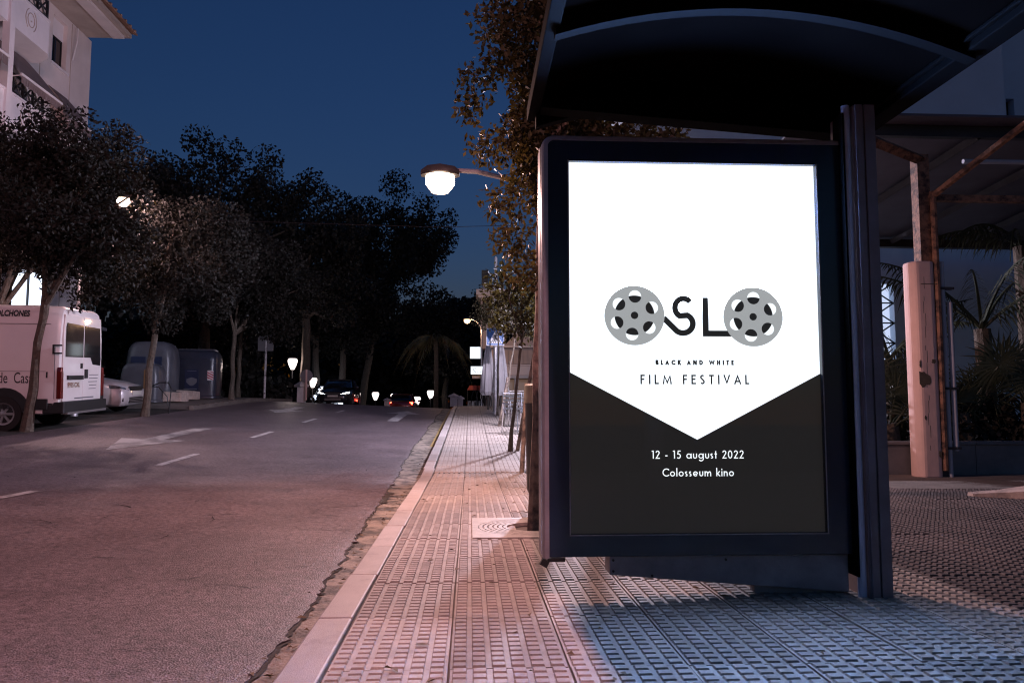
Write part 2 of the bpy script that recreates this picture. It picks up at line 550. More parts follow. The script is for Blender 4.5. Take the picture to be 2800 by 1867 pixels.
# painted markings, parts of the road
def on_road(mb, poly):
    n = len(poly)
    return mb.add([(x, y, g(x, y) - 0.114) for x, y in poly], [tuple(range(n))])
for k in range(6):
    y0 = 2.25 + 4.5 * k
    mb = MB()
    for j in range(5):
        a, b_ = y0 + 0.3 * j, y0 + 0.3 * (j + 1)
        on_road(mb, [(-4.52 + 0.012 * a, a), (-4.41 + 0.012 * a, a), (-4.41 + 0.012 * b_, b_), (-4.52 + 0.012 * b_, b_)])
    mb.build('lane_dash', M['paint'], road)
def arrow(xc, y0, y1, w_sh, w_hd, hd, tip_hi):
    mb = MB()
    n = 6
    ysh = lins(y0 if tip_hi else y0 + hd, y1 - hd if tip_hi else y1, n)
    for a, b_ in zip(ysh[:-1], ysh[1:]):
        on_road(mb, [(xc - w_sh / 2, a), (xc + w_sh / 2, a), (xc + w_sh / 2, b_), (xc - w_sh / 2, b_)])
    if tip_hi:
        on_road(mb, [(xc - w_hd / 2, y1 - hd), (xc + w_hd / 2, y1 - hd), (xc, y1)])
    else:
        on_road(mb, [(xc + w_hd / 2, y0 + hd), (xc - w_hd / 2, y0 + hd), (xc, y0)])
    return mb.build('lane_arrow', M['paint'], road)
arrow(-5.75, 12.8, 17.4, 0.34, 1.15, 1.9, False).data.materials[0] = mat('worn_road_paint', (0.4, 0.38, 0.37), 0.65, col2=(0.16, 0.15, 0.15), scale=2.2, thr=(0.42, 0.56))
arrow(-5.75, 23.6, 27.0, 0.34, 1.1, 1.4, False)
arrow(-2.15, 22.0, 27.3, 0.3, 1.1, 1.7, True)

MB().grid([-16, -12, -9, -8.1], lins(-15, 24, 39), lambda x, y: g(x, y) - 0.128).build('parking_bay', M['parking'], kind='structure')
pl = MB()
pl.grid([-16, -12, -9, -8.15], lins(23.2, 36, 26), lambda x, y: g(x, y) + (-0.115 if y < 23.3 else 0.0))
for y in lins(23.3, 35.5, 26):
    pl.b2(-8.15, -8.02, y, y + 0.46, g(-8.1, y) - 0.14, g(-8.1, y) + 0.004)
pl.build('far_pavement', mat('old_pavement', (0.15, 0.125, 0.11), 0.8, var=0.35, scale=2, bump=0.3, bscale=50), kind='structure')

# ------------------------------------------------------------------ near pavement: base, ribbed tiles, kerb stones
pv = MB()
pv.grid([-0.49, 0.5, 2, 4.6, 9], lins(-6, 10.5, 8) + lins(11, 36, 25), lambda x, y: rise(y) - 0.016)
pavement = pv.build('pavement', M['mortar'], kind='structure')
TW, TL = 0.41, 0.66
def ribbed(mb, x0, y0, nx=6, ny=12, gap=0.004):
    hw = (TW - 2 * gap) / nx
    mb.b2(x0 + gap, x0 + TW - gap, y0 + gap, y0 + TL - gap, -0.03, 0.0)
    pitch = (TL - 2 * gap) / ny
    for i in range(nx):
        xa = x0 + gap + i * hw + 0.008
        xb = xa + hw - 0.019
        for j in range(ny):
            ya = y0 + gap + j * pitch + 0.007
            yb = ya + pitch - 0.014
            t = 0.0035
            mb.add([(xa, ya, 0), (xb, ya, 0), (xb, yb, 0), (xa, yb, 0), (xa + t, ya + t, 0.0075), (xb - t, ya + t, 0.0075), (xb - t, yb - t, 0.0075), (xa + t, yb - t, 0.0075)],
                   [(4, 5, 6, 7), (0, 1, 5, 4), (1, 2, 6, 5), (2, 3, 7, 6), (3, 0, 4, 7)])
tb = MB()
ribbed(tb, 0, 0)
tile_me = tb.mesh('tile', M['tile'])
tile_shaded = tile_me.copy()  # darker copy: shade on the right-hand paving put into the tile colour
tile_shaded.materials[0] = mat('shaded_paving_concrete', (0.145, 0.115, 0.11), 0.75, var=0.3, scale=5, bump=0.25, bscale=220, spec=0.3, rnd=0.25, speck=0.2, sscale=120, world=True, spots=0.5)
TX0, TY0 = -0.478, 2.734 - 3 * TL
rn = random.Random(9)
for i in range(18):
    for j in range(15):
        x0, y0 = TX0 + i * TW, TY0 + j * TL
        if 0.3 < x0 < 0.4 and 5.3 < y0 < 5.45:
            continue
        if x0 > 5.6 and y0 > 8.5:
            continue
        o = bpy.data.objects.new('tile', tile_shaded if x0 > 2.2 and y0 > 3.3 else tile_me)
        COL.objects.link(o)
        o.parent = pavement
        o.location = (x0, y0, rn.uniform(-0.0025, 0.0015))
        o.rotation_euler = (rn.uniform(-0.004, 0.004), rn.uniform(-0.004, 0.004), rn.uniform(-0.003, 0.003))
# beyond and behind: the same strips, joined
fb = MB()
def strip_rows(y0, y1, x0, nt):
    y = y0
    while y < y1 - 0.01:
        for i in range(nt):
            xx = x0 + i * TW
            fb.add([(xx + .004, y + .005, rise(y)), (xx + TW - .004, y + .005, rise(y)), (xx + TW - .004, y + TL - .005, rise(y + TL)), (xx + .004, y + TL - .005, rise(y + TL))], [(0, 1, 2, 3)])
            for k in range(6):
                xa = xx + 0.012 + k * 0.067
                xb = xa + 0.048
                za, zb = rise(y + .012), rise(y + TL - .012)
                fb.add([(xa, y + .012, za), (xb, y + .012, za), (xb, y + TL - .012, zb), (xa, y + TL - .012, zb),
                        (xa + .004, y + .016, za + .008), (xb - .004, y + .016, za + .008), (xb - .004, y + TL - .016, zb + .008), (xa + .004, y + TL - .016, zb + .008)],
                       [(4, 5, 6, 7), (0, 1, 5, 4), (1, 2, 6, 5), (2, 3, 7, 6), (3, 0, 4, 7)])
        y += TL
strip_rows(TY0 + 15 * TL, 35.5, TX0, 12)
strip_rows(TY0 - 6 * TL, TY0, TX0, 17)
fb.build('tile', M['tile2'], pavement, kind='stuff')
kerb = MB().grid([-0.61, -0.50], lins(-3, 36, 78), lambda x, y: rise(y) - 0.1).build('kerb', M['mortar'], kind='structure')
ks = MB()
ks.b2(0, 0.142, 0.006, 0.854, -0.17, 0.004)
ks_o = ks.build('kerb_stone', M['granite'], kerb, bevel=0.008)
y = 3.385 - 0.86 * 7
k = 0
while y < 35.5:
    o = ks_o if k == 0 else ks_o.copy()
    if k:
        COL.objects.link(o)
    dx = -0.02 * min(1, max(0, (y - 10) / 1))
    o.location = (-0.626 + dx + rn.uniform(-0.004, 0.004), y, rise(y) + rn.uniform(-0.003, 0.005))
    o.rotation_euler = (math.atan2(rise(y + 0.86) - rise(y), 0.86), 0, rn.uniform(-0.004, 0.004))
    y += 0.86
    k += 1

# ------------------------------------------------------------------ tree grate
gr = thing('tree_grate', 'square cast tree grate with concentric slots set in the ribbed pavement', 'tree grate', (0.49, 5.8, 0.008))
mb = MB()
NS = 40
def sq(t, h):
    c_, s_ = math.cos(t), math.sin(t)
    k_ = h / max(abs(c_), abs(s_))
    return c_ * k_, s_ * k_
ring0 = [(*sq(2 * PI * k / NS, 0.47), -0.03) for k in range(NS)]
ring1 = [(*sq(2 * PI * k / NS, 0.47), 0.006) for k in range(NS)]
ring2 = [(0.43 * math.cos(2 * PI * k / NS), 0.43 * math.sin(2 * PI * k / NS), 0.006) for k in range(NS)]
mb.loft([ring0, ring1, ring2], cap=False)
mb.build('outer_plate', M['iron'], gr)
for q in range(6):
    r1 = 0.425 - q * 0.036
    mb = MB()
    prof = [(r1, -0.02), (r1, 0.006), (r1 - 0.026, 0.006), (r1 - 0.026, -0.02)]
    mb.loft([[(a * math.cos(2 * PI * k / 32), a * math.sin(2 * PI * k / 32), z) for k in range(32)] for a, z in prof], cap=False)
    mb.build('ring', M['iron'], gr)
for q in range(8):
    t = q * PI / 4 + 0.2
    mb = MB()
    mb.box((0.325 * math.cos(t), 0.325 * math.sin(t), -0.004), (0.22, 0.02, 0.018), rz=t)
    mb.build('spoke', M['iron'], gr)
mb = MB()
mb.lathe([(0.001, -0.03), (0.45, -0.03)], n=24)
mb.build('soil_bed', M['black'], gr)

# ------------------------------------------------------------------ advertising panel
PY = 3.655
ad = thing('advertising_panel', 'backlit advertising panel with a film festival poster in a black frame under the shelter roof', 'advertising panel', (1.07, 3.7, 0))
FX0, FX1, FZ0, FZ1 = 0.336, 1.80, 0.19, 2.178
PX0, PX1, PZ0, PZ1 = 0.467, 1.676, 0.297, 2.056
mb = MB()
mb.b2(FX0 + 0.035, FX1 - 0.005, PY + 0.045, PY + 0.20, FZ0 + 0.005, FZ1 - 0.005)
mb.build('case', M['frame'], ad, world=True, bevel=0.004)
MB().b2(FX0, FX0 + 0.034, PY + 0.0765, PY + 0.195, FZ0 + 0.004, FZ1 - 0.03).build('side_plate', M['alu'], ad, world=True)
MB().b2(FX0 + 0.030, FX0 + 0.034, PY + 0.0735, PY + 0.0760, FZ0 + 0.01, FZ1 - 0.4).build('seam_light', emis('seam_glow', (0.6, 0.72, 1.0), 160), ad, world=True)
def border(mb, a, b, y0, y1):
    (xa, xb, za, zb), (xc, xd, zc, zd) = a, b
    mb.b2(xa, xb, y0, y1, zd, zb)
    mb.b2(xa, xb, y0, y1, za, zc)
    mb.b2(xa, xc, y0, y1, zc, zd)
    mb.b2(xd, xb, y0, y1, zc, zd)
mb = MB()
border(mb, (FX0 + 0.03, FX1 - 0.004, FZ0 + 0.006, FZ1 - 0.022), (PX0, PX1, PZ0, PZ1), PY - 0.004, PY + 0.04)
mb.build('frame', M['frame'], ad, world=True)
# rounded aluminium edge: left upright and top rail in one profile
def rounded_edge(pts, w, d):
    mb_ = MB()
    rings = []
    for (x, z, nx, nz) in pts:
        ring = []
        for k in range(9):
            t = PI * k / 8
            o_ = w * (0.4 + 0.6 * math.sin(t)) if 0 < k < 8 else 0
            ring.append((x + nx * o_, PY - 0.012 + (d + 0.012) * (1 - math.cos(t)) / 2, z + nz * o_))
        rings.append(ring)
    mb_.loft(rings, cap=True)
    return mb_
lx = FX0 + 0.03
tp = FZ1 - 0.022
pts = [(lx, FZ0, -1, 0), (lx, tp - 0.03, -1, 0)]
for k in range(1, 6):
    t = k / 6 * PI / 2
    pts.append((lx + 0.03 * (1 - math.cos(t)), tp - 0.03 + 0.03 * math.sin(t), -math.cos(t), math.sin(t)))
pts += [(lx + 0.03, tp, 0, 1), (FX1 - 0.004, tp, 0, 1)]
rounded_edge(pts, 0.03, 0.073).build('edge_profile', M['alu'], ad, world=True, smooth=True)
mb = MB()
mb.b2(PX0 - 0.006, PX0 - 0.001, PY - 0.007, PY - 0.004, PZ0 - 0.006, PZ1 + 0.004)
mb.b2(PX1 + 0.001, PX1 + 0.006, PY - 0.007, PY - 0.004, PZ0 - 0.006, PZ1 + 0.004)
mb.b2(PX0 - 0.006, PX1 + 0.006, PY - 0.008, PY - 0.0045, PZ0 - 0.007, PZ0 - 0.002)
mb.build('inner_trim', M['alu'], ad, world=True)
mb = MB()
mb.b2(0.36, 0.44, PY - 0.004, PY + 0.03, 0.174, 0.189)
mb.box((0.345, PY + 0.01, 0.168), (0.035, 0.03, 0.03), ry=0.5)
mb.build('latch', M['trim'], ad, world=True)
mb = MB()
mb.prism([(0.652, 0.104), (1.79, 0.012), (1.79, 0.188), (0.652, 0.188)], PY + 0.035, PY + 0.17)
mb.b2(1.35, 1.75, PY + 0.08, PY + 0.14, -0.01, 0.06)
plinth = mb.build('plinth', M['plinth'], ad, world=True, bevel=0.004)
for x, z in ((0.668, 0.172), (0.668, 0.122), (0.85, 0.1), (1.2, 0.17)):
    MB().tube([(x, PY + 0.029, z), (x, PY + 0.036, z)], 0.006).build('rivet', M['trim'], ad, world=True)
# poster: flat prints at their own places
SX, SZ = (PX1 - PX0) / 1345.0, (PZ1 - PZ0) / 1983.0
YP = PY + 0.022
def P(cx, cy):
    return PX0 + (cx - 210) * SX, PZ0 + (1484 - cy) * SZ
class Print(MB):
    lay = 0
    def poly(s, pts, d):
        n = len(pts)
        return s.add([(P(*p)[0], YP - d, P(*p)[1]) for p in pts], [tuple(range(n))])
    def stroke(s, line, w, d, closed=False):
        pts = [Vector((p[0], p[1])) for p in line]
        pts = [p for i, p in enumerate(pts) if i == 0 or (p - pts[i - 1]).length > 0.05]
        n = len(pts)
        L_, R_ = [], []
        for i, p in enumerate(pts):
            a = pts[i - 1] if (i > 0 or closed) else None
            b = pts[(i + 1) % n] if (i < n - 1 or closed) else None
            d0 = (p - a).normalized() if a is not None else (b - p).normalized()
            d1 = (b - p).normalized() if b is not None else d0
            n0, n1 = Vector((-d0.y, d0.x)), Vector((-d1.y, d1.x))
            m_ = n0 + n1
            if m_.length < 0.2:
                m_ = n0
            m_.normalize()
            q = min(2.2, 1 / max(0.2, m_.dot(n0)))
            L_.append(p + m_ * w / 2 * q)
            R_.append(p - m_ * w / 2 * q)
        rng = range(n if closed else n - 1)
        for i in rng:
            j = (i + 1) % n
            s.poly([L_[i], L_[j], R_[j], R_[i]], d)
def arcp(cx, cy, rx, ry, a0, a1, n=14):
    return [(cx + rx * math.cos(R(a0 + (a1 - a0) * k / n)), cy + ry * math.sin(R(a0 + (a1 - a0) * k / n))) for k in range(n + 1)]
# geometric sans glyphs: (advance, strokes), cap height 1, y up; h = half stroke width
def glyph(ch, h):
    T, B = 1 - h, h
    xh = 0.63
    if ch == ' ': return 0.32, []
    if ch == 'B': return 0.56, [[(h, B), (h, T), (0.30, T)] + arcp(0.30, 0.755, 0.2 - h * .4, 0.245 - h, 90, -90, 8) + [(h, 0.51)], [(0.3, 0.51)] + arcp(0.31, 0.255 + h * .2, 0.24 - h * .4, 0.255 - h * .8, 90, -90, 8) + [(h, B)]]
    if ch == 'L': return 0.44, [[(h, 1), (h, B), (0.44, B)]]
    if ch == 'A': return 0.74, [[(h * .6, 0), (0.37, 1 - h * 1.6), (0.74 - h * .6, 0)], [(0.15, 0.31), (0.59, 0.31)]]
    if ch == 'C': return 0.78, [arcp(0.5, 0.5, 0.5 - h, 0.5 - h, 42, 318, 22)]
    if ch == 'K': return 0.6, [[(h, 0), (h, 1)], [(0.54, 1), (h * 2, 0.5)], [(h * 2, 0.52), (0.6, 0)]]
    if ch == 'N': return 0.76, [[(h, 0), (h, 1)], [(h, 0.96), (0.76 - h, 0.04)], [(0.76 - h, 0), (0.76 - h, 1)]]
    if ch == 'D': return 0.74, [[(h, B), (h, T), (0.26, T)] + arcp(0.26, 0.5, 0.48 - h, 0.5 - h, 90, -90, 16) + [(h, B)]]
    if ch == 'W': return 1.06, [[(h * .5, 1), (0.28, h * 1.6), (0.53, 1 - h * 1.6), (0.78, h * 1.6), (1.06 - h * .5, 1)]]
    if ch == 'M': return 0.92, [[(h * .7, 0), (0.17, 1 - h * 1.8), (0.46, 0.16), (0.75, 1 - h * 1.8), (0.92 - h * .7, 0)]]
    if ch == 'H': return 0.68, [[(h, 0), (h, 1)], [(0.68 - h, 0), (0.68 - h, 1)], [(h * 2, 0.52), (0.68 - h * 2, 0.52)]]
    if ch == 'I': return 2 * h, [[(h, 0), (h, 1)]]
    if ch == 'T': return 0.52, [[(0, T), (0.52, T)], [(0.26, T - h), (0.26, 0)]]
    if ch == 'E': return 0.48, [[(0.48, T), (h, T), (h, B), (0.48, B)], [(2 * h, 0.53), (0.44, 0.53)]]
    if ch == 'F': return 0.46, [[(0.46, T), (h, T), (h, 0)], [(2 * h, 0.52), (0.42, 0.52)]]
    if ch == 'S': return 0.52, [arcp(0.26, 0.75, 0.2 - h * .4, 0.25 - h, 40, 232, 10) + arcp(0.25, 0.265, 0.25 - h, 0.265 - h, 52, -148, 12)]
    if ch == 'V': return 0.68, [[(h * .6, 1), (0.34, h * 1.8), (0.68 - h * .6, 1)]]
    if ch == '1': return 0.3, [[(0.02, 0.8), (0.24 - h, T), (0.24 - h, 0)]] if False else [[(0.0, T - .02), (0.2, T), (0.2, 0)]]
    if ch == '2': return 0.54, [arcp(0.27, 0.73, 0.25 - h, 0.27 - h, 175, -38, 12) + [(h * 1.4, B), (0.54, B)]]
    if ch == '0': return 0.56, [arcp(0.28, 0.5, 0.28 - h, 0.5 - h, 90, 450, 24)]
    if ch == '5': return 0.54, [[(0.5, T), (0.2, T), (0.13, 0.57)] + arcp(0.24, 0.32, 0.28 - h, 0.32 - h, 112, -140, 14)]
    if ch == '-': return 0.3, [[(0, 0.36), (0.3, 0.36)]]
    if ch == 'o': return xh, [arcp(xh / 2, xh / 2, xh / 2 - h, xh / 2 - h, 0, 360, 22)]
    if ch == 'a': return xh + .03, [arcp(xh / 2, xh / 2, xh / 2 - h, xh / 2 - h, 0, 360, 22), [(xh + .03 - h, 0), (xh + .03 - h, xh)]]
    if ch == 'g': return xh + .03, [arcp(xh / 2, xh / 2, xh / 2 - h, xh / 2 - h, 0, 360, 22), [(xh + .03 - h, xh), (xh + .03 - h, 0.0)] + arcp(xh / 2 + .01, -0.02, xh / 2 + .02 - h, 0.25, 0, -150, 10)]
    if ch == 'u': return 0.5, [[(h, xh), (h, 0.24)] + arcp(0.25, 0.24, 0.25 - h, 0.24 - h, 180, 360, 10) + [(0.5 - h, xh)]]
    if ch == 'n': return 0.5, [[(h, 0), (h, xh)], [(h, 0.3)] + arcp(0.27, 0.36, 0.23 - h, 0.27 - h, 150, 0, 10) + [(0.5 - h, 0)]]
    if ch == 'm': return 0.84, [[(h, 0), (h, xh)], [(h, 0.34)] + arcp(0.25, 0.38, 0.2 - h, 0.25 - h, 150, 0, 9) + [(0.45 - h, 0)], [(0.45 - h, 0.34)] + arcp(0.635, 0.38, 0.2 - h, 0.25 - h, 150, 0, 9) + [(0.84 - h, 0)]]
    if ch == 's': return 0.34, [arcp(0.17, 0.47, 0.14 - h * .4, 0.16 - h, 40, 225, 8) + arcp(0.16, 0.17, 0.17 - h, 0.17 - h, 60, -145, 9)]
    if ch == 't': return 0.3, [[(0.15, 0.92), (0.15, 0)], [(0, xh - h), (0.3, xh - h)]]
    if ch == 'l': return 2 * h, [[(h, 0), (h, 1.06)]]
    if ch == 'k': return 0.48, [[(h, 0), (h, 1.06)], [(0.44, xh), (h * 2, 0.3)], [(h * 2.2, 0.34), (0.48, 0)]]
    if ch == 'i': return 2 * h, [[(h, 0), (h, xh)], [(h, 0.78), (h, 0.78 + 2.4 * h)]]
    if ch == 'e': return xh, [arcp(xh / 2, xh / 2, xh / 2 - h, xh / 2 - h, 0, 318, 20) , [(h * 1.3, xh / 2 - .01), (xh - h * 1.3, xh / 2 - .01)]]
    return 0.3, []
def line_text(txt, x0, x1, base, cap, w, m, name='lettering', d0=0.0016):
    h = w / cap / 2
    gl = [glyph(ch, h) for ch in txt]
    words = []
    tot = sum(a for a, s_ in gl) * cap
    sp = (x1 - x0 - tot) / (len(txt) - 1)
    pr = Print()
    x = x0
    k = 0
    for (a, strokes), ch in zip(gl, txt):
        if ch == ' ':
            words.append(pr)
            pr = Print()
        for st in strokes:
            pr.stroke([(x + u * cap, base - v * cap) for u, v in st], w, d0 + 0.00006 * (k % 3))
            k += 1
        x += a * cap + sp
    words.append(pr)
    return [w_.build('word', m, poster) for w_ in words]
poster_mb = MB()
poster_mb.add([(PX0, YP, PZ0), (PX1, YP, PZ0), (PX1, YP, PZ1), (PX0, YP, PZ1)], [(0, 1, 2, 3)])
poster_mb.b2(PX0, PX1, YP + 0.002, YP + 0.012, PZ0, PZ1)
poster = poster_mb.build('poster', E_WHITE, ad, world=True)
def pr_build(pr, name, m):
    L = ad.location
    pr.v = [(a - L.x, b - L.y, c_ - L.z) for a, b, c_ in pr.v]
    return pr.build(name, m, poster)
_lt = line_text
def text(*a, **kw):
    for o in _lt(*a, **kw):
        o.data.transform(Matrix.Translation(-ad.location))
pr = Print()
pr.poly([(210, 640), (884, 998), (884, 1484), (210, 1484)], 0.0008)
pr.poly([(884, 998), (1555, 646), (1555, 1484), (884, 1484)], 0.0008)
pr_build(pr, 'black_field', E_BLACK)
def reel(cx, cy):
    pr = Print()
    pr.poly(arcp(cx, cy, 161, 161, 0, 360, 64)[:-1], 0.0020)
    o = pr_build(pr, 'film_reel', E_GREY)
    pw, pb = Print(), Print()
    for a in (88, 24, -40, -98, -157, 144):
        hx, hy = cx + 102 * math.cos(R(a)), cy - 102 * math.sin(R(a))
        ring = arcp(hx, hy, 34, 34, 0, 360, 28)[:-1]
        pw.poly(ring, 0.0024)
        rr = []
        for px, py in ring:
            dd = math.hypot(px - cx, py - cy)
            s_ = min(1, 107 / dd)
            rr.append((cx + (px - cx) * s_, cy + (py - cy) * s_))
        pb.poly(rr, 0.0028)
    pb.poly(arcp(cx, cy, 20, 20, 0, 360, 24)[:-1], 0.0028)
    pr_build(pw, 'reel_hole', E_PRINT)
    pr_build(pb, 'reel_core', E_BLACK)
pr = Print()
pr.stroke(arcp(823, 292, 46, 50, -38, -180, 12)[0:] + arcp(823, 292, 46, 50, 180, 118, 6) + arcp(818, 378, 54, 51, -62, 0, 6) + arcp(818, 378, 54, 51, 0, 128, 12) + [(715, 348)], 31, 0.0012)
pr_build(pr, 'letter', E_BLACK)
pr = Print()
pr.stroke([(941, 235), (941, 431), (1100, 431)], 32, 0.0012)
pr_build(pr, 'letter', E_BLACK)
reel(559, 335)
reel(1199, 339)
text('BLACK AND WHITE', 668, 1088, 601, 27, 7.6, E_BLACK)
text('FILM FESTIVAL', 586, 1170, 704, 51, 8.2, E_BLACK)
text('12 - 15 august 2022', 640, 1130, 1098, 43, 5.4, E_PRINT)
text('Colosseum kino', 696, 1075, 1191, 42, 5.4, E_PRINT)
mb = MB()
mb.b2(PX0 - 0.004, PX1 + 0.004, PY + 0.003, PY + 0.007, PZ0 - 0.004, PZ1 + 0.004)
mb.build('glass_pane', PANE, ad, world=True)

# ------------------------------------------------------------------ bus shelter
sh = thing('bus_shelter', 'dark bus shelter with arched roof and one broad metal post', 'bus shelter', (1.95, 3.75, 0))
mb = MB()
mb.b2(1.845, 1.955, 3.60, 3.84, 0, 2.34)
mb.build('post', M['postm'], sh, world=True, bevel=0.006)
mb = MB()
mb.tube([(1.818, 3.62, 0), (1.818, 3.62, 2.34)], 0.02, 12)
mb.build('side_tube', M['tube'], sh, world=True, smooth=True)
MB().b2(1.852, 1.888, 3.588, 3.602, 0, 2.34).build('cover_strip', M['postm'], sh, world=True, bevel=0.002)
MB().b2(1.898, 1.95, 3.590, 3.602, 0.0, 2.34).build('cover_strip', M['postm'], sh, world=True, bevel=0.002)
mb = MB()
mb.b2(1.792, 1.80, 3.60, 3.70, 0.1, 2.3)
mb.build('rear_channel', M['ribm'], sh, world=True)
AX0, AX1, AZ0, AZ1, SAG = 0.34, 2.10, 2.46, 2.40, 0.16
def arch(t):
    return AX0 + (AX1 - AX0) * t, AZ0 + (AZ1 - AZ0) * t + SAG * 4 * t * (1 - t)
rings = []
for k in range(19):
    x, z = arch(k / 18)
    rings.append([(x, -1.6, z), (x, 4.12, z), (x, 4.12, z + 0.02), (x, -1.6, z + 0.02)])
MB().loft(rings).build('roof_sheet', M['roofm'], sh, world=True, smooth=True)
def rib(y0, y1, dz0, dz1, drop=0.0):
    rr = []
    for k in range(19):
        t = k / 18
        x, z = arch(t)
        rr.append([(x, y0, z + dz0 - drop * t), (x, y1, z + dz0 - drop * t), (x, y1, z + dz1), (x, y0, z + dz1)])
    return MB().loft(rr)
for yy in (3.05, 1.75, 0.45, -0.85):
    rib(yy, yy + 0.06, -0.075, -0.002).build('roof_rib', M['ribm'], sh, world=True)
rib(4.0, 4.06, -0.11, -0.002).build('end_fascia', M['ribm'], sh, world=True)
mb = MB()
mb.b2(2.06, 2.165, -1.6, 4.2, 2.355, 2.46)
mb.b2(2.035, 2.06, -1.6, 4.2, 2.385, 2.405)
mb.build('eave_beam', M['ribm'], sh, world=True, bevel=0.006)
mb = MB()
mb.b2(0.30, 0.36, -1.6, 4.12, 2.42, 2.50)
mb.build('eave_beam', M['ribm'], sh, world=True, bevel=0.006)
# straight tie that carries the roof over the advertising panel
mb = MB()
mb.prism([(0.36, 2.40), (1.9, 2.29), (2.055, 2.285), (2.055, 2.40), (1.3, 2.475), (0.36, 2.45)], 3.86, 3.97)
mb.build('tie_beam', M['ribm'], sh, world=True)
# rear carrier on the same post, behind the camera: second post
mb = MB()
mb.b2(1.9, 2.06, -1.2, -1.0, 0, 2.32)
mb.build('post', M['postm'], sh, world=True, bevel=0.006)

# ------------------------------------------------------------------ street lamps
def lamp(loc, head, power, color, label, name='street_lamp', polem='pole', group='street lamps', rad=0.09, pole_r=0.05, glow=None, aim=None, cone=116):
    t = thing(name, label, 'street lamp', loc, 0, group)
    hx, hy, hz = (head[i] - loc[i] for i in range(3))
    mb = MB()
    mb.lathe([(pole_r * 2.2, 0), (pole_r * 2.2, 0.12), (pole_r * 1.2, 0.2), (pole_r, 0.3), (pole_r * 0.75, hz - 0.35), (0.02, hz - 0.3)], n=10)
    mb.build('pole', M[polem], t, smooth=True)
    L = math.hypot(hx, hy)
    if L > 0.15:
        mb = MB()
        mb.tube([(0, 0, hz - 0.4), (hx * 0.3, hy * 0.3, hz - 0.08), (hx * 0.75, hy * 0.75, hz + 0.08), (hx, hy, hz + 0.1)], [0.032, 0.03, 0.026, 0.024], 8)
        mb.build('arm', M[polem], t, smooth=True)
    mb = MB()
    a = math.atan2(hy, hx)
    prof = [(-0.2, 0.05), (-0.15, 0.10), (0.0, 0.13), (0.13, 0.11), (0.2, 0.05)]
    rr = []
    for u, w in prof:
        rr.append([(hx + u * math.cos(a) - w * math.cos(q) * math.sin(a), hy + u * math.sin(a) + w * math.cos(q) * math.cos(a), hz + 0.055 + max(-0.02, w * 0.8 * math.sin(q))) for q in [2 * PI * i / 12 for i in range(12)]])
    mb.loft(rr)
    mb.build('lamp_head', M['poledark'], t, smooth=True)
    mb = MB()
    mb.lathe([(0.01, -0.16), (0.09, -0.14), (0.15, -0.06), (0.15, 0.03)], (hx, hy, hz), 16)
    mb.build('lamp_glass', glow or E_LAMP, t, smooth=True)
    if power:
        ld = bpy.data.lights.new('lamp_bulb', 'SPOT' if aim else 'POINT')
        ld.energy = power
        ld.color = color
        ld.shadow_soft_size = rad
        if aim:      # asymmetric street optic that throws its light across the carriageway
            ld.spot_size = R(cone)
            ld.spot_blend = 0.35
        lo = bpy.data.objects.new('lamp_bulb', ld)
        COL.objects.link(lo)
        lo.parent = t
        lo.location = (hx, hy, hz - 0.16 - rad - 0.03)
        if aim:
            lo.rotation_euler = Vector(aim).to_track_quat('-Z', 'Y').to_euler()
    return t
lamp((1.2, 7.95, 0), (-0.32, 8.0, 3.24), 680, (1.0, 0.56, 0.48), 'bright street lamp on an arm reaching out of the tree over the kerb', rad=0.1, aim=(0.36, -0.3, -1), cone=168)
lamp((0.9, -4.6, 0), (-0.1, -4.0, 10.0), 4200, (1.0, 0.45, 0.47), 'tall street lamp standing on the pavement behind the bus shelter roof', rad=0.12, aim=(-12, 8, -10))
lamp((3.05, 16.6, rise(16.6)), (2.4, 16.4, 4.6), 2500, (0.88, 0.80, 1.0), 'white street lamp hidden behind the advertising panel beside the white building', rad=0.12)
lamp((-9.6, 19.6, g(-9, 19.6) - 0.12), (-8.36, 19.0, 5.85), 700, (1.0, 0.62, 0.62), 'street lamp shining through the leaves above the silver car', rad=0.08)
lamp((0.55, 38, rise(38)), (-0.16, 38, 5.1), 120, (1.0, 0.55, 0.3), 'small orange street lamp in front of the far dark trees', rad=0.1, glow=E_ORANGE)
mb = MB()
mb.tube([(-12, 12.2, 4.3), (-6, 12.1, 3.78), (-0.5, 12, 3.66), (2.2, 12, 3.75)], 0.0045, 5)
tag(mb.build('overhead_cable', M['trim']), 'thin dark cable strung across the street below the bright lamp', 'cable')

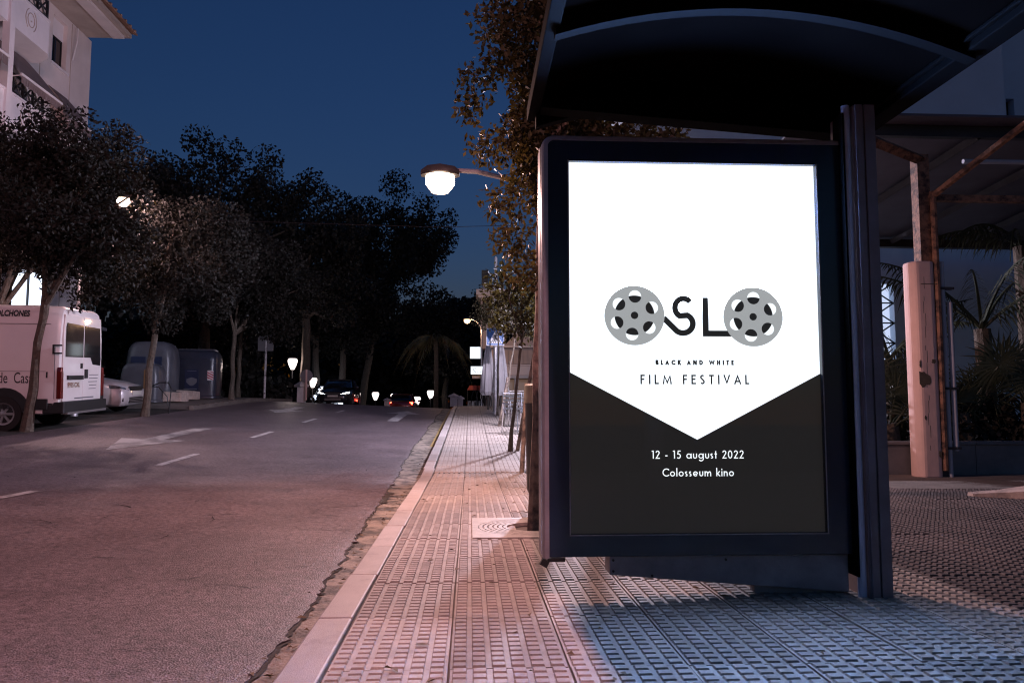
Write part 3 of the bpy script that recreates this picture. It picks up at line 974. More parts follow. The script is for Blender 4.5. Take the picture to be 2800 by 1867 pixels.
# ------------------------------------------------------------------ trees
def trunk_mb(base, top, r0, r1, limbs, seed, wob=0.05):
    rn_ = random.Random(seed)
    mb = MB()
    b, t = Vector(base), Vector(top)
    pts, rad = [], []
    for k in range(7):
        q = k / 6
        p = b.lerp(t, q)
        if 0 < k < 6:
            p += Vector((rn_.uniform(-wob, wob), rn_.uniform(-wob, wob), 0))
        pts.append(p)
        rad.append((r0 * (1.35 if k == 0 else 1)) * (1 - q) + r1 * q)
    mb.tube(pts, rad, 9)
    for e in limbs:
        e = Vector(e)
        m_ = t.lerp(e, 0.5) + Vector((rn_.uniform(-.15, .15), rn_.uniform(-.15, .15), 0.1 * (e - t).length))
        mb.tube([pts[-2].lerp(t, 0.6), m_, e], [r1 * 0.85, r1 * 0.5, r1 * 0.15], 6)
    return mb
def tree(name, label, cat, base, top, r0, r1, c, rad, k, rc, n, size, seed, lm='leaf', bm='bark', group=None, shell=0.45, wob=0.03, extra=(), asp=0.5, droop=0.3, gap=None):
    t = thing(name, label, cat, base, 0, group)
    cl = crown_clusters(c, rad, k, rc, seed, shell) + list(extra)
    rn_ = random.Random(seed + 1)
    limbs = [rn_.choice(cl)[0] for _ in range(7)]
    trunk_mb(base, top, r0, r1, limbs, seed, wob).build('trunk', M[bm], t, smooth=True, world=True)
    B = Vector(base)
    if gap:
        gap = [([a_[i] - B[i] for i in range(3)], [b_[i] - B[i] for i in range(3)], q_) for a_, b_, q_ in gap]
    cl2 = [((p[0] - B.x, p[1] - B.y, p[2] - B.z), q) for p, q in cl]
    o = bpy.data.objects.new('crown', leaf_mesh('crown', cl2, n, size, M[lm], seed, droop=droop, asp=asp, gap=gap))
    COL.objects.link(o)
    o.parent = t
    return t
GP = 'trees along the parking bays'
tree('street_tree', 'leaning thin trunked street tree in front of the white van', 'tree', (-8.34, 15.3, 0.31), (-8.1, 15.3, 3.0), 0.10, 0.075, (-7.75, 15.2, 4.75), (1.6, 1.5, 1.55), 70, 0.52, 34000, 0.09, 11, group=GP, gap=(((-5.7, 13.0, 4.25), (-8.36, 19.0, 5.75), 0.17), ((-8.34, 15.0, 3.1), (-13, 23.4, 4.3), 0.3)),
     extra=[((-9.0, 15.0, 6.0), .5), ((-8.2, 15.0, 6.3), .45), ((-9.6, 15.1, 4.9), .6), ((-6.4, 15.2, 3.9), .45), ((-7.6, 15.7, 3.0), 0.3)])
tree('street_tree', 'street tree whose thin trunk stands just right of the silver car', 'tree', (-8.15, 20.2, 0.5), (-7.95, 20.2, 3.1), 0.10, 0.07, (-7.35, 20.4, 4.6), (1.75, 1.6, 1.5), 70, 0.55, 32000, 0.10, 12, group=GP, gap=(((-5.7, 13.0, 4.25), (-8.36, 19.0, 5.75), 0.17), ((-8.34, 15.0, 3.1), (-13, 23.4, 4.3), 0.3)))
tree('street_tree', 'street tree with a straight thin trunk to the right of the blue container', 'tree', (-8.35, 28, g(-8.35, 28)), (-8.3, 28, 3.6), 0.09, 0.07, (-7.7, 28.3, 5.1), (1.9, 1.7, 1.7), 56, 0.62, 24000, 0.12, 13, group=GP)
tree('street_tree', 'faint street tree trunk just behind the straight one by the container', 'tree', (-9.0, 31, g(-9, 31)), (-8.95, 31, 4), 0.09, 0.07, (-8.4, 31.2, 5.6), (2.0, 1.8, 1.7), 50, 0.68, 18000, 0.135, 14, group=GP)
tree('street_tree', 'street tree with dense low leaves at the left edge behind the van', 'tree', (-11.3, 19.0, 0.6), (-11.2, 19, 3.2), 0.11, 0.08, (-10.7, 19, 5.5), (1.9, 1.7, 1.9), 60, 0.62, 24000, 0.11, 15, group=GP,
     extra=[((-10.0, 18.5, 6.9), 0.5), ((-11.4, 18.6, 7.3), 0.6), ((-9.2, 18.7, 6.4), .5)], gap=(((-8.34, 15.0, 3.1), (-13, 23.4, 4.3), 0.5),))
tree('orange_tree', 'leafy tree lit orange by the lamp, growing from the grate behind the advertising panel', 'tree', (0.50, 5.82, -0.02), (0.555, 5.85, 2.45), 0.062, 0.055, (0.80, 5.95, 3.45), (0.72, 0.75, 1.35), 80, 0.24, 27000, 0.054, 21, lm='leafo', bm='barkpale', shell=0.35, wob=0.012,
     extra=[((0.05, 5.8, 3.35), 0.2), ((-0.03, 5.85, 3.15), 0.13), ((0.12, 5.8, 2.85), 0.18), ((0.3, 5.8, 2.15), 0.2), ((0.42, 5.8, 1.9), 0.18), ((0.2, 5.9, 2.45), 0.16), ((0.15, 5.9, 3.9), 0.2), ((0.3, 5.8, 4.5), .25), ((1.45, 5.9, 2.95), 0.2), ((1.62, 5.9, 3.0), 0.12), ((1.3, 5.8, 2.85), .22), ((1.1, 5.8, 2.75), .25), ((0.8, 5.9, 2.4), .3), ((0.6, 5.9, 1.95), .2)])
# young trees with stakes along the rising pavement
def young(label, x, y, lean, h, cr, seed, bm='bark'):
    z = rise(y)
    tree('young_tree', label, 'tree', (x, y, z), (x + lean, y, z + h), 0.035, 0.02, (x + lean * 1.1, y, z + h + cr * 0.7), (cr, cr, cr * 0.85), 22, cr * 0.42, 1800, 0.1, seed, lm='leafo', group='young staked trees on the pavement', wob=0.02)
def stake(label, x, y, lx, ly, h):
    mb = MB()
    mb.tube([(x, y, rise(y) - 0.05), (x + lx, y + ly, rise(y) + h)], [0.035, 0.03], 7)
    tag(mb.build('wooden_stake', M['barkpale']), label, 'stake', 'wooden stakes beside the young trees')
young('nearest young tree leaning right beside the litter bin', 0.68, 13.3, 0.22, 2.0, 0.75, 31)
young('second young tree between two tilted stakes', 0.80, 19.4, 0.32, 2.3, 0.7, 32)
young('small bushy young tree before the crossing sign, leaves lit orange', 0.82, 23.6, 0.02, 2.7, 0.68, 33)
stake('short stake leaning close beside the litter bin', 0.70, 10.65, 0.07, 0.0, 1.2)
stake('slanted stake left of the second young tree', 0.70, 19.2, 0.22, 0.0, 1.2)
stake('tall slanted stake crossing in front of the chairs', 0.80, 13.45, 0.3, 0.0, 1.65)
# large dark trees beyond
GB = 'large dark trees beyond the crest'
big = [  # V-measured centres at depth: x, y, z, rx, rz, label
    (-17.5, 38, 9.8, 4.2, 3.9, 'broad dark tree nearest the apartment block'),
    (-13.6, 42, 11.0, 4.6, 4.4, 'tallest dark tree rising in the middle of the row'),
    (-9.2, 44, 9.4, 4.0, 4.2, 'dark tree with rounded top right of the tallest one'),
    (-6.0, 60, 13.0, 5.3, 5.3, 'dark spreading tree whose branches reach under the lamp'),
    (-11.5, 34.5, 6.6, 3.2, 2.6, 'lower dark tree behind the two containers'),
    (-15.5, 30, 6.5, 3.4, 3.2, 'dark bushy tree behind the silver car'),
    (-10.9, 57, 7.8, 3.7, 3.0, 'dark tree with a bent trunk by the globe lamps'),
    (-9.0, 58, 7.7, 3.6, 3.0, 'dark tree with the middle of three bare trunks'),
    (-2.0, 64, 6.4, 4.0, 3.4, 'far dark tree above the small white posts'),
    (1.2, 70, 7.8, 3.4, 3.0, 'far dark tree left of the restaurant tower'),
]
trunk_x = {6: (-10.9, 56), 7: (-9.4, 57), 3: (-8.35, 60), 1: (-13.6, 42)}
for i, (x, y, z, rx, rz, lab) in enumerate(big):
    tx, ty = trunk_x.get(i, (x, y))
    zb = g(tx, ty) - 0.2
    hz = z - rz * 0.75
    tree('dark_tree', lab, 'tree', (tx, ty, zb), (tx + (x - tx) * 0.5, ty, max(hz, zb + 2.0)), 0.3, 0.2, (x, y, z), (rx, min(rx, 3.2), rz), 100, 0.95 * max(1, y / 48), 24000, 0.21 * max(1, y / 48), 50 + i, lm='leafd', group=GB, shell=0.3, wob=0.1, asp=0.6)
cl = []
rn = random.Random(77)
for i in range(260):
    cl.append(((rn.uniform(-60, 5), rn.uniform(74, 84), rn.uniform(-1, 8.0) + (1.5 if i % 9 == 0 else 0)), rn.uniform(1.4, 2.6)))
ob = bpy.data.objects.new('distant_wood', leaf_mesh('distant_wood', cl, 46000, 0.85, M['leafd'], 78, asp=0.7))
COL.objects.link(ob)
ob['kind'] = 'stuff'
ob['label'] = 'far dark wood closing the street behind the park'
cl = []
for i in range(80):
    cl.append(((rn.uniform(-14, -8.6), rn.uniform(36, 40), rn.uniform(0.6, 2.0)), rn.uniform(0.5, 0.9)))
for i in range(70):
    cl.append(((rn.uniform(-17, -10.2), rn.uniform(37, 41), rn.uniform(1.5, 5.2)), rn.uniform(0.6, 1.0)))
for i in range(60):
    cl.append(((rn.uniform(-26, -14.5), rn.uniform(24, 34), rn.uniform(0.6, 4.0)), rn.uniform(0.7, 1.2)))
ob = bpy.data.objects.new('hedge', leaf_mesh('hedge', cl, 26000, 0.28, M['leafd'], 79, asp=0.6))
COL.objects.link(ob)
tag(ob, 'dark overgrown hedge along the park edge behind the containers', 'hedge')

# palms -----------------------------------------------------------------
def frond(mb, base, d, length, rise_, droop, nl, ll, seed, w=0.03):
    rn_ = random.Random(seed)
    base = Vector(base)
    d = Vector((d[0], d[1], 0)).normalized()
    pts = []
    for k in range(13):
        q = k / 12
        pts.append(base + d * (length * q) + Vector((0, 0, rise_ * q * 2 - droop * q * q)))
    mb.tube(pts, [0.03 * (1 - 0.8 * k / 12) for k in range(13)], 5)
    side = d.cross(Vector((0, 0, 1)))
    for k in range(nl):
        q = 0.12 + 0.88 * k / nl
        i = min(11, int(q * 12))
        p = pts[i].lerp(pts[i + 1], q * 12 - i)
        l = ll * math.sin(PI * min(1, 0.25 + q * 0.8)) * rn_.uniform(0.8, 1.15)
        for s_ in (-1, 1):
            e = p + side * (s_ * l * 0.55) + d * l * 0.35 + Vector((0, 0, -l * rn_.uniform(0.45, 0.95)))
            m_ = p.lerp(e, 0.5) + Vector((0, 0, l * 0.16))
            t_ = d * w / 2
            mb.add([p - t_, p + t_, m_ + t_ * 1.1, m_ - t_ * 1.1, e], [(0, 1, 2, 3), (3, 2, 4)])
def fan(mb, base, tip, r_, seed, n=22):
    rn_ = random.Random(seed)
    b, t = Vector(base), Vector(tip)
    mb.tube([b, b.lerp(t, 0.5) + Vector((0, 0, 0.05)), t], 0.012, 5)
    d = (t - b).normalized()
    s_ = d.cross(Vector((0.1, 1, 0.2))).normalized()
    u_ = (d + Vector((0, 0, 0.3))).normalized()
    for k in range(n):
        a = (k / (n - 1) - 0.5) * 4.2
        v = (u_ * math.cos(a) + s_ * math.sin(a)).normalized()
        l = r_ * rn_.uniform(0.8, 1.1)
        wv = v.cross(Vector((0, 1, 0))).normalized() * 0.016
        e = t + v * l + Vector((0, rn_.uniform(-.05, .05), -0.12 * l))
        m_ = t + v * l * 0.55
        mb.add([t, m_ - wv, e, m_ + wv], [(0, 1, 2, 3)])
def palm(label, base, h, fronds, fans, trunk=True, pm='palm', group=None):
    t = thing('palm_plant', label, 'palm', base, 0, group)
    if trunk:
        mb = MB()
        mb.tube([(0, 0, -0.1), (0.03, 0, h * 0.5), (0, 0, h)], [0.16, 0.13, 0.12], 9)
        mb.build('trunk', M['bark'], t, smooth=True)
    for f in fronds:
        mb = MB()
        frond(mb, (0, 0, h), *f)
        mb.build('frond', M[pm], t)
    for i, (dx, dy, dz, r_) in enumerate(fans):
        mb = MB()
        fan(mb, (0, 0, max(0.1, h * 0.8)), (dx, dy, h + dz), r_, i + int(base[0] * 10))
        mb.build('fan_leaf', M[pm], t)
    return t
# right-hand garden behind the low wall
palm('feather palm arching its drooping fronds over the low wall', (8.0, 11.8, 0.1), 2.0,
     [((-1, -0.35), 2.3, 0.95, 1.0, 34, 0.55, 1), ((-0.6, -0.8), 2.2, 0.9, 1.2, 30, 0.5, 2), ((0.5, -0.8), 2.0, 0.9, 1.2, 28, 0.5, 3), ((-0.9, 0.4), 2.0, 1.0, 1.0, 28, 0.5, 4), ((0.8, 0.5), 2, 1.0, 1.0, 26, 0.5, 5), ((-0.2, -1), 1.9, 1.1, 1.4, 28, 0.5, 16)], [])
palm('tall feather palm with dark fronds hanging at the right edge', (9.0, 12.2, 0.1), 3.4,
     [((-1, -0.3), 1.7, 0.7, 1.6, 30, 0.55, 6), ((-0.7, -0.8), 1.7, 0.5, 1.5, 30, 0.55, 7), ((0.3, -1), 1.6, 0.6, 1.5, 28, 0.55, 8), ((-0.8, 0.7), 1.6, 0.7, 1.3, 28, 0.5, 9), ((0.9, 0.2), 1.6, 0.7, 1.3, 24, 0.5, 10)], [])
palm('palm leaning dark fronds across the lit window behind the post', (7.25, 13.2, 0.1), 1.6,
     [((-1, -0.2), 1.5, 0.9, 0.9, 30, 0.5, 11), ((-0.7, -0.7), 1.3, 0.9, 1.2, 26, 0.45, 12), ((0.6, -0.6), 1.4, 0.8, 1.1, 26, 0.45, 13), ((0.9, 0.1), 1.7, 1.0, 0.9, 26, 0.5, 14), ((-0.9, 0.5), 1.3, 0.7, 1.0, 22, 0.4, 15)], [])
rn = random.Random(5)
for i, (x, y, h, lab) in enumerate([(5.95, 10.9, 0.55, 'low fan palm behind the wall left of the column'), (7.0, 10.9, 0.7, 'fan palm with spiky leaves right of the white pipes'), (7.9, 10.7, 0.85, 'tallest fan palm at the right end of the low wall'), (6.45, 11.8, 0.8, 'fan palm between the column and the lit window')]):
    palm(lab, (x, y, 0.1), h, [], [(rn.uniform(-.7, .7), rn.uniform(-.5, .4), rn.uniform(0.1, .65), rn.uniform(.42, .6)) for _ in range(13)], trunk=True, group='fan palms behind the low wall')
cl = [((rn.uniform(5, 9.5), rn.uniform(10.6, 12.2), rn.uniform(0.2, 0.75)), rn.uniform(.3, .5)) for _ in range(50)]
ob = bpy.data.objects.new('shrubs', leaf_mesh('shrubs', cl, 5000, 0.13, M['leafd'], 80))
COL.objects.link(ob)
tag(ob, 'dark low shrubs filling the bed behind the low slab wall', 'shrubs')
# palm in the park, centre
pp = palm('pale drooping date palm at the end of the road', (-2.05, 47, g(-2, 47) - 0.2), 4.6,
     [((math.cos(a), math.sin(a)), rn.uniform(2.2, 2.8), rn.uniform(0.3, 0.9), rn.uniform(2.6, 3.8), 30, 0.75, 100 + i, 0.06) for i, a in enumerate([k * 2 * PI / 15 for k in range(15)])], [], pm='palmy')

# ------------------------------------------------------------------ left apartment block
ap = thing('apartment_block', 'pale apartment block with balconies, awnings and a wide eave at upper left', 'building', (-13, 20, 0.8))
def face_panel(mb, x, rects, yl, yh, zl, zh, th=0.3):
    """wall on plane x (outer face), openings rects (y0,y1,z0,z1) left free"""
    ysv = sorted({yl, yh, *[r_[0] for r_ in rects], *[r_[1] for r_ in rects]})
    zsv = sorted({zl, zh, *[r_[2] for r_ in rects], *[r_[3] for r_ in rects]})
    for a, b in zip(ysv[:-1], ysv[1:]):
        for c_, d in zip(zsv[:-1], zsv[1:]):
            cy, cz = (a + b) / 2, (c_ + d) / 2
            if any(r_[0] < cy < r_[1] and r_[2] < cz < r_[3] for r_ in rects):
                continue
            mb.add([(x, a, c_), (x, b, c_), (x, b, d), (x, a, d)], [(0, 1, 2, 3)])
    for r_ in rects:
        a, b, c_, d = r_
        mb.add([(x, a, c_), (x, b, c_), (x, b, d), (x, a, d), (x - th, a, c_), (x - th, b, c_), (x - th, b, d), (x - th, a, d)],
               [(0, 1, 5, 4), (1, 2, 6, 5), (2, 3, 7, 6), (3, 0, 4, 7)])
wins = [(24.2, 25.05, 11.55, 13.1), (24.2, 25.0, 8.75, 10.3), (24.2, 25.0, 6.0, 7.5)]
doors = [(17.5, 21.8, 10.95, 13.0), (17.5, 21.8, 8.22, 10.3), (17.5, 21.8, 5.5, 7.5), (11, 15.5, 10.95, 13.0), (11, 15.5, 8.22, 10.3)]
mb = MB()
face_panel(mb, -13, wins + doors, 6, 26.62, 0.5, 13.35)
mb.b2(-24, -13.005, 26.3, 26.615, 0.5, 13.35)
mb.build('wall', M['render'], ap, world=True)
mb = MB()
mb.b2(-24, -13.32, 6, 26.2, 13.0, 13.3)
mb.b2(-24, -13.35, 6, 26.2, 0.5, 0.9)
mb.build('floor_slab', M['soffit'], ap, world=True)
for (a, b, c_, d) in doors:
    mb = MB()
    mb.b2(-13.30, -13.27, a, b, c_, d)
    mb.build('balcony_door', M['glassd'], ap, world=True)
for (a, b, c_, d) in wins:
    mb = MB()
    for yy in (a, (a + b) / 2 - 0.02, b - 0.04):
        mb.b2(-13.2, -13.15, yy, yy + 0.04, c_, d - 0.55)
    mb.b2(-13.2, -13.15, a, b, d - 0.6, d - 0.55)
    mb.b2(-13.2, -13.15, a, b, c_, c_ + 0.05)
    w_ = mb.build('window', M['railing'], ap, world=True)
    mb = MB()
    mb.b2(-13.19, -13.17, a, b, c_, d - 0.55)
    mb.v = [(p[0] - ap.location.x, p[1] - ap.location.y, p[2] - ap.location.z) for p in mb.v]
    mb.build('pane', M['glassd'], w_)
    mb = MB()
    mb.b2(-13.16, -13.13, a, b, d - 0.55, d)
    mb.v = [(p[0] - ap.location.x, p[1] - ap.location.y, p[2] - ap.location.z) for p in mb.v]
    mb.build('roller_shutter', M['render2'], w_)
    mb = MB()
    mb.b2(-13.05, -12.93, a - 0.08, b + 0.08, c_ - 0.07, c_ - 0.005)
    mb.v = [(p[0] - ap.location.x, p[1] - ap.location.y, p[2] - ap.location.z) for p in mb.v]
    mb.build('sill', M['render2'], w_)
def balcony(y0, y1, zf, rail=True):
    mb = MB()
    # parapet and slab with a rounded outer corner
    prof = [(-13.0, y0), (-12.0, y0), (-12.0, y1 - 0.02), (-12.12, y1 + 0.25), (-12.5, y1 + 0.55), (-13.0, y1 + 0.65)]
    mb.prism([(x, y) for x, y in prof], zf - 0.14, zf, 'z')
    mb.b2(-12.1, -12.0, y0, y1, zf, zf + 0.78)
    mb.b2(-12.13, -11.97, y0, y1, zf + 0.78, zf + 0.84)
    mb.b2(-13.0, -12.1, y1 - 0.1, y1, zf, zf + 0.78)
    bal = mb.build('balcony', M['render2'], ap, world=True)
    def sub(mb_, name, m):
        mb_.v = [(p[0] - ap.location.x, p[1] - ap.location.y, p[2] - ap.location.z) for p in mb_.v]
        return mb_.build(name, m, bal)
    mb = MB()
    yc, zc = y1 - 0.92, zf + 0.4
    for rr_, a0, a1 in ((0.17, 0, 360), (0.27, 120, 235), (0.27, -55, 60)):
        pts_ = [(-11.992, yc + rr_ * 0.95 * math.cos(R(a0 + (a1 - a0) * k / 16)), zc + rr_ * 1.15 * math.sin(R(a0 + (a1 - a0) * k / 16))) for k in range(17)]
        mb.tube(pts_, 0.012, 5)
    mb.tube([(-11.992, yc - .02, zc - .03), (-11.992, yc + .03, zc - .03)], 0.018, 5)
    sub(mb, 'medallion', M['soffit'])
    if rail:
        ya = y1 - 1.55
        mb = MB()
        for z_ in (0.9, 1.12, 1.38):
            mb.b2(-12.07, -12.03, ya, y1 - 0.03, zf + z_ - 0.025, zf + z_ + 0.025)
        for k in range(4):
            yk = ya + (y1 - 0.1 - ya) * k / 3
            mb.b2(-12.08, -12.02, yk, yk + 0.05, zf + 0.84, zf + 1.4)
        for k in range(3):
            yk = ya + (y1 - 0.1 - ya) * k / 3
            L = (y1 - 0.1 - ya) / 3
            mb.tube([(-12.05, yk, zf + 0.86), (-12.05, yk + L, zf + 1.38)], 0.025, 5)
            mb.tube([(-12.05, yk, zf + 1.38), (-12.05, yk + L, zf + 0.86)], 0.025, 5)
        mb.b2(-12.07, -12.03, y1 - 0.07, y1 - 0.02, zf + 0.5, zf + 1.42)
        sub(mb, 'railing', M['railing'])
for zf in (10.98, 8.24, 5.5):
    balcony(17.0, 22.15, zf)
    balcony(10.5, 15.8, zf)
MB().b2(-12.12, -11.93, 20.2, 20.42, 0.7, 13.3).build('pillar', M['render2'], ap, world=True)
MB().b2(-12.12, -11.93, 15.9, 16.1, 0.7, 13.3).build('pillar', M['render2'], ap, world=True)
for yy in (23.55, 25.3):
    MB().b2(-12.999, -12.985, yy, yy + 0.03, 0.6, 13.3).build('downpipe', M['soffit'], ap, world=True)
def awning(y0, y1, zt, xo, zo, lab, dy=0.0):
    mb = MB()
    n = 8
    top = [[(-12.98 + (xo + 12.98) * k / n, yy + dy * k / n, zt + (zo - zt) * k / n + 0.06 * math.sin(PI * k / n)) for k in range(n + 1)] for yy in (y0, y1)]
    vs = top[0] + top[1] + [(p[0], p[1], p[2] - 0.012) for p in top[0] + top[1]]
    m_ = n + 1
    fs = []
    for k in range(n):
        fs += [(k, k + 1, m_ + k + 1, m_ + k), (2 * m_ + k, 3 * m_ + k, 3 * m_ + k + 1, 2 * m_ + k + 1)]
    mb.add(vs, fs)
    for k in range(18):
        a = y0 + dy + (y1 - y0) * k / 18
        b = a + (y1 - y0) / 18 * 0.85
        mb.b2(xo - 0.004, xo + 0.004, a, b, zo - 0.22 - 0.03 * (k % 2), zo)
    aw = mb.build('awning', M['awning'], ap, world=True, label=lab)
    mb = MB()
    mb.b2(xo - 0.02, xo + 0.03, y0 + dy - 0.03, y1 + dy + 0.03, zo - 0.03, zo + 0.03)
    for yy in (y0 + dy + 0.05, y1 + dy - 0.05):
        mb.tube([(-12.98, yy, zo - 0.1), (xo, yy, zo)], 0.018, 5)
    mb.v = [(p[0] - ap.location.x, p[1] - ap.location.y, p[2] - ap.location.z) for p in mb.v]
    mb.build('front_bar', M['awbar'], aw)
awning(20.5, 22.5, 11.0, -11.75, 9.55, 'faded awning let down over the lower balcony')
awning(15.8, 19.9, 11.0, -11.75, 9.75, 'faded awning over the balcony at the frame edge')
awning(24.05, 25.15, 10.75, -12.15, 9.66, 'narrow awning over the lower right window')
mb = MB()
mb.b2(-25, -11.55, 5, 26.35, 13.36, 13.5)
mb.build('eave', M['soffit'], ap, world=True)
mb = MB()
mb.b2(-12.1, -11.72, 5, 26.2, 13.27, 13.36)
mb.build('eave_moulding', M['render'], ap, world=True)
mb = MB()
mb.add([(-11.4, 4.9, 13.5), (-11.4, 26.45, 13.5), (-19, 26.45, 16.0), (-19, 4.9, 16.0), (-11.4, 4.9, 13.56), (-11.4, 26.45, 13.56), (-19, 26.45, 16.1), (-19, 4.9, 16.1)],
       [(0, 1, 2, 3), (4, 5, 6, 7), (0, 1, 5, 4), (1, 2, 6, 5)])
for k in range(60):
    yy = 5 + k * 0.36
    mb.tube([(-11.38, yy, 13.55), (-19, yy, 16.07)], 0.06, 6)
mb.build('roof', M['rooftile'], ap, world=True)
for y0_, zz in ((23.6, 13.1), (25.5, 13.0)):
    MB().tube([(-12.9, y0_, zz + 0.25), (-12.85, y0_ - 0.1, zz - 0.2), (-12.95, y0_ - 0.15, zz - 0.9)], 0.02, 5).build('hanging_cable', M['awbar'], ap, world=True)
# lit shop front low in the gap behind the van
sp = thing('shop_front', 'brightly lit shop window glimpsed through leaves above the van', 'shop window', (-12.95, 23.4, 3.3))
MB().b2(-12.985, -12.95, 22.6, 24.3, 3.3, 4.85).build('window', E_SHOP, sp, world=True)
mb = MB()
for yy in (22.55, 23.4, 24.3):
    mb.b2(-12.99, -12.9, yy, yy + 0.05, 3.25, 4.9)
mb.b2(-12.99, -12.9, 22.55, 24.35, 4.86, 4.92)
mb.b2(-12.99, -12.9, 22.55, 24.35, 3.22, 3.28)
mb.build('frame', M['trim'], sp, world=True)

# ------------------------------------------------------------------ vehicles
def wheel(parent, x, y, r_, side, rim='rimm'):
    w = MB()
    w.loft([[(x + a * math.cos(2 * PI * k / 24), y + side * b, r_ + a * math.sin(2 * PI * k / 24)) for k in range(24)] for a, b in ((r_ * .7, -0.11), (r_ * .96, -0.11), (r_, -0.07), (r_, 0.07), (r_ * .96, 0.105), (r_ * .64, 0.11), (r_ * .6, 0.07))])
    wo_ = w.build('wheel', M['rubber'], parent, smooth=True)
    m_ = MB()
    m_.loft([[(x + a * math.cos(2 * PI * k / 24), y + side * b, r_ + a * math.sin(2 * PI * k / 24)) for k in range(24)] for a, b in ((r_ * .63, 0.075), (r_ * .62, 0.108), (r_ * .55, 0.095), (r_ * .5, 0.075))], cap=False)
    for k in range(7):
        t = 2 * PI * k / 7
        m_.box((x + r_ * .3 * math.cos(t), y + side * 0.085, r_ + r_ * .3 * math.sin(t)), (r_ * .5, 0.02, r_ * .13), ry=-t)
    m_.lathe([(0.01, -0.01), (r_ * .16, -0.01), (r_ * .14, 0.02), (0.01, 0.025)], (0, 0, 0), 10)
    nv = 4 * 10
    for i in range(len(m_.v) - nv, len(m_.v)):
        px, py, pz = m_.v[i]
        m_.v[i] = (x + px, y + side * (0.085 + pz), r_ + py)
    m_.build('rim', M[rim], wo_, smooth=False)
    return wo_

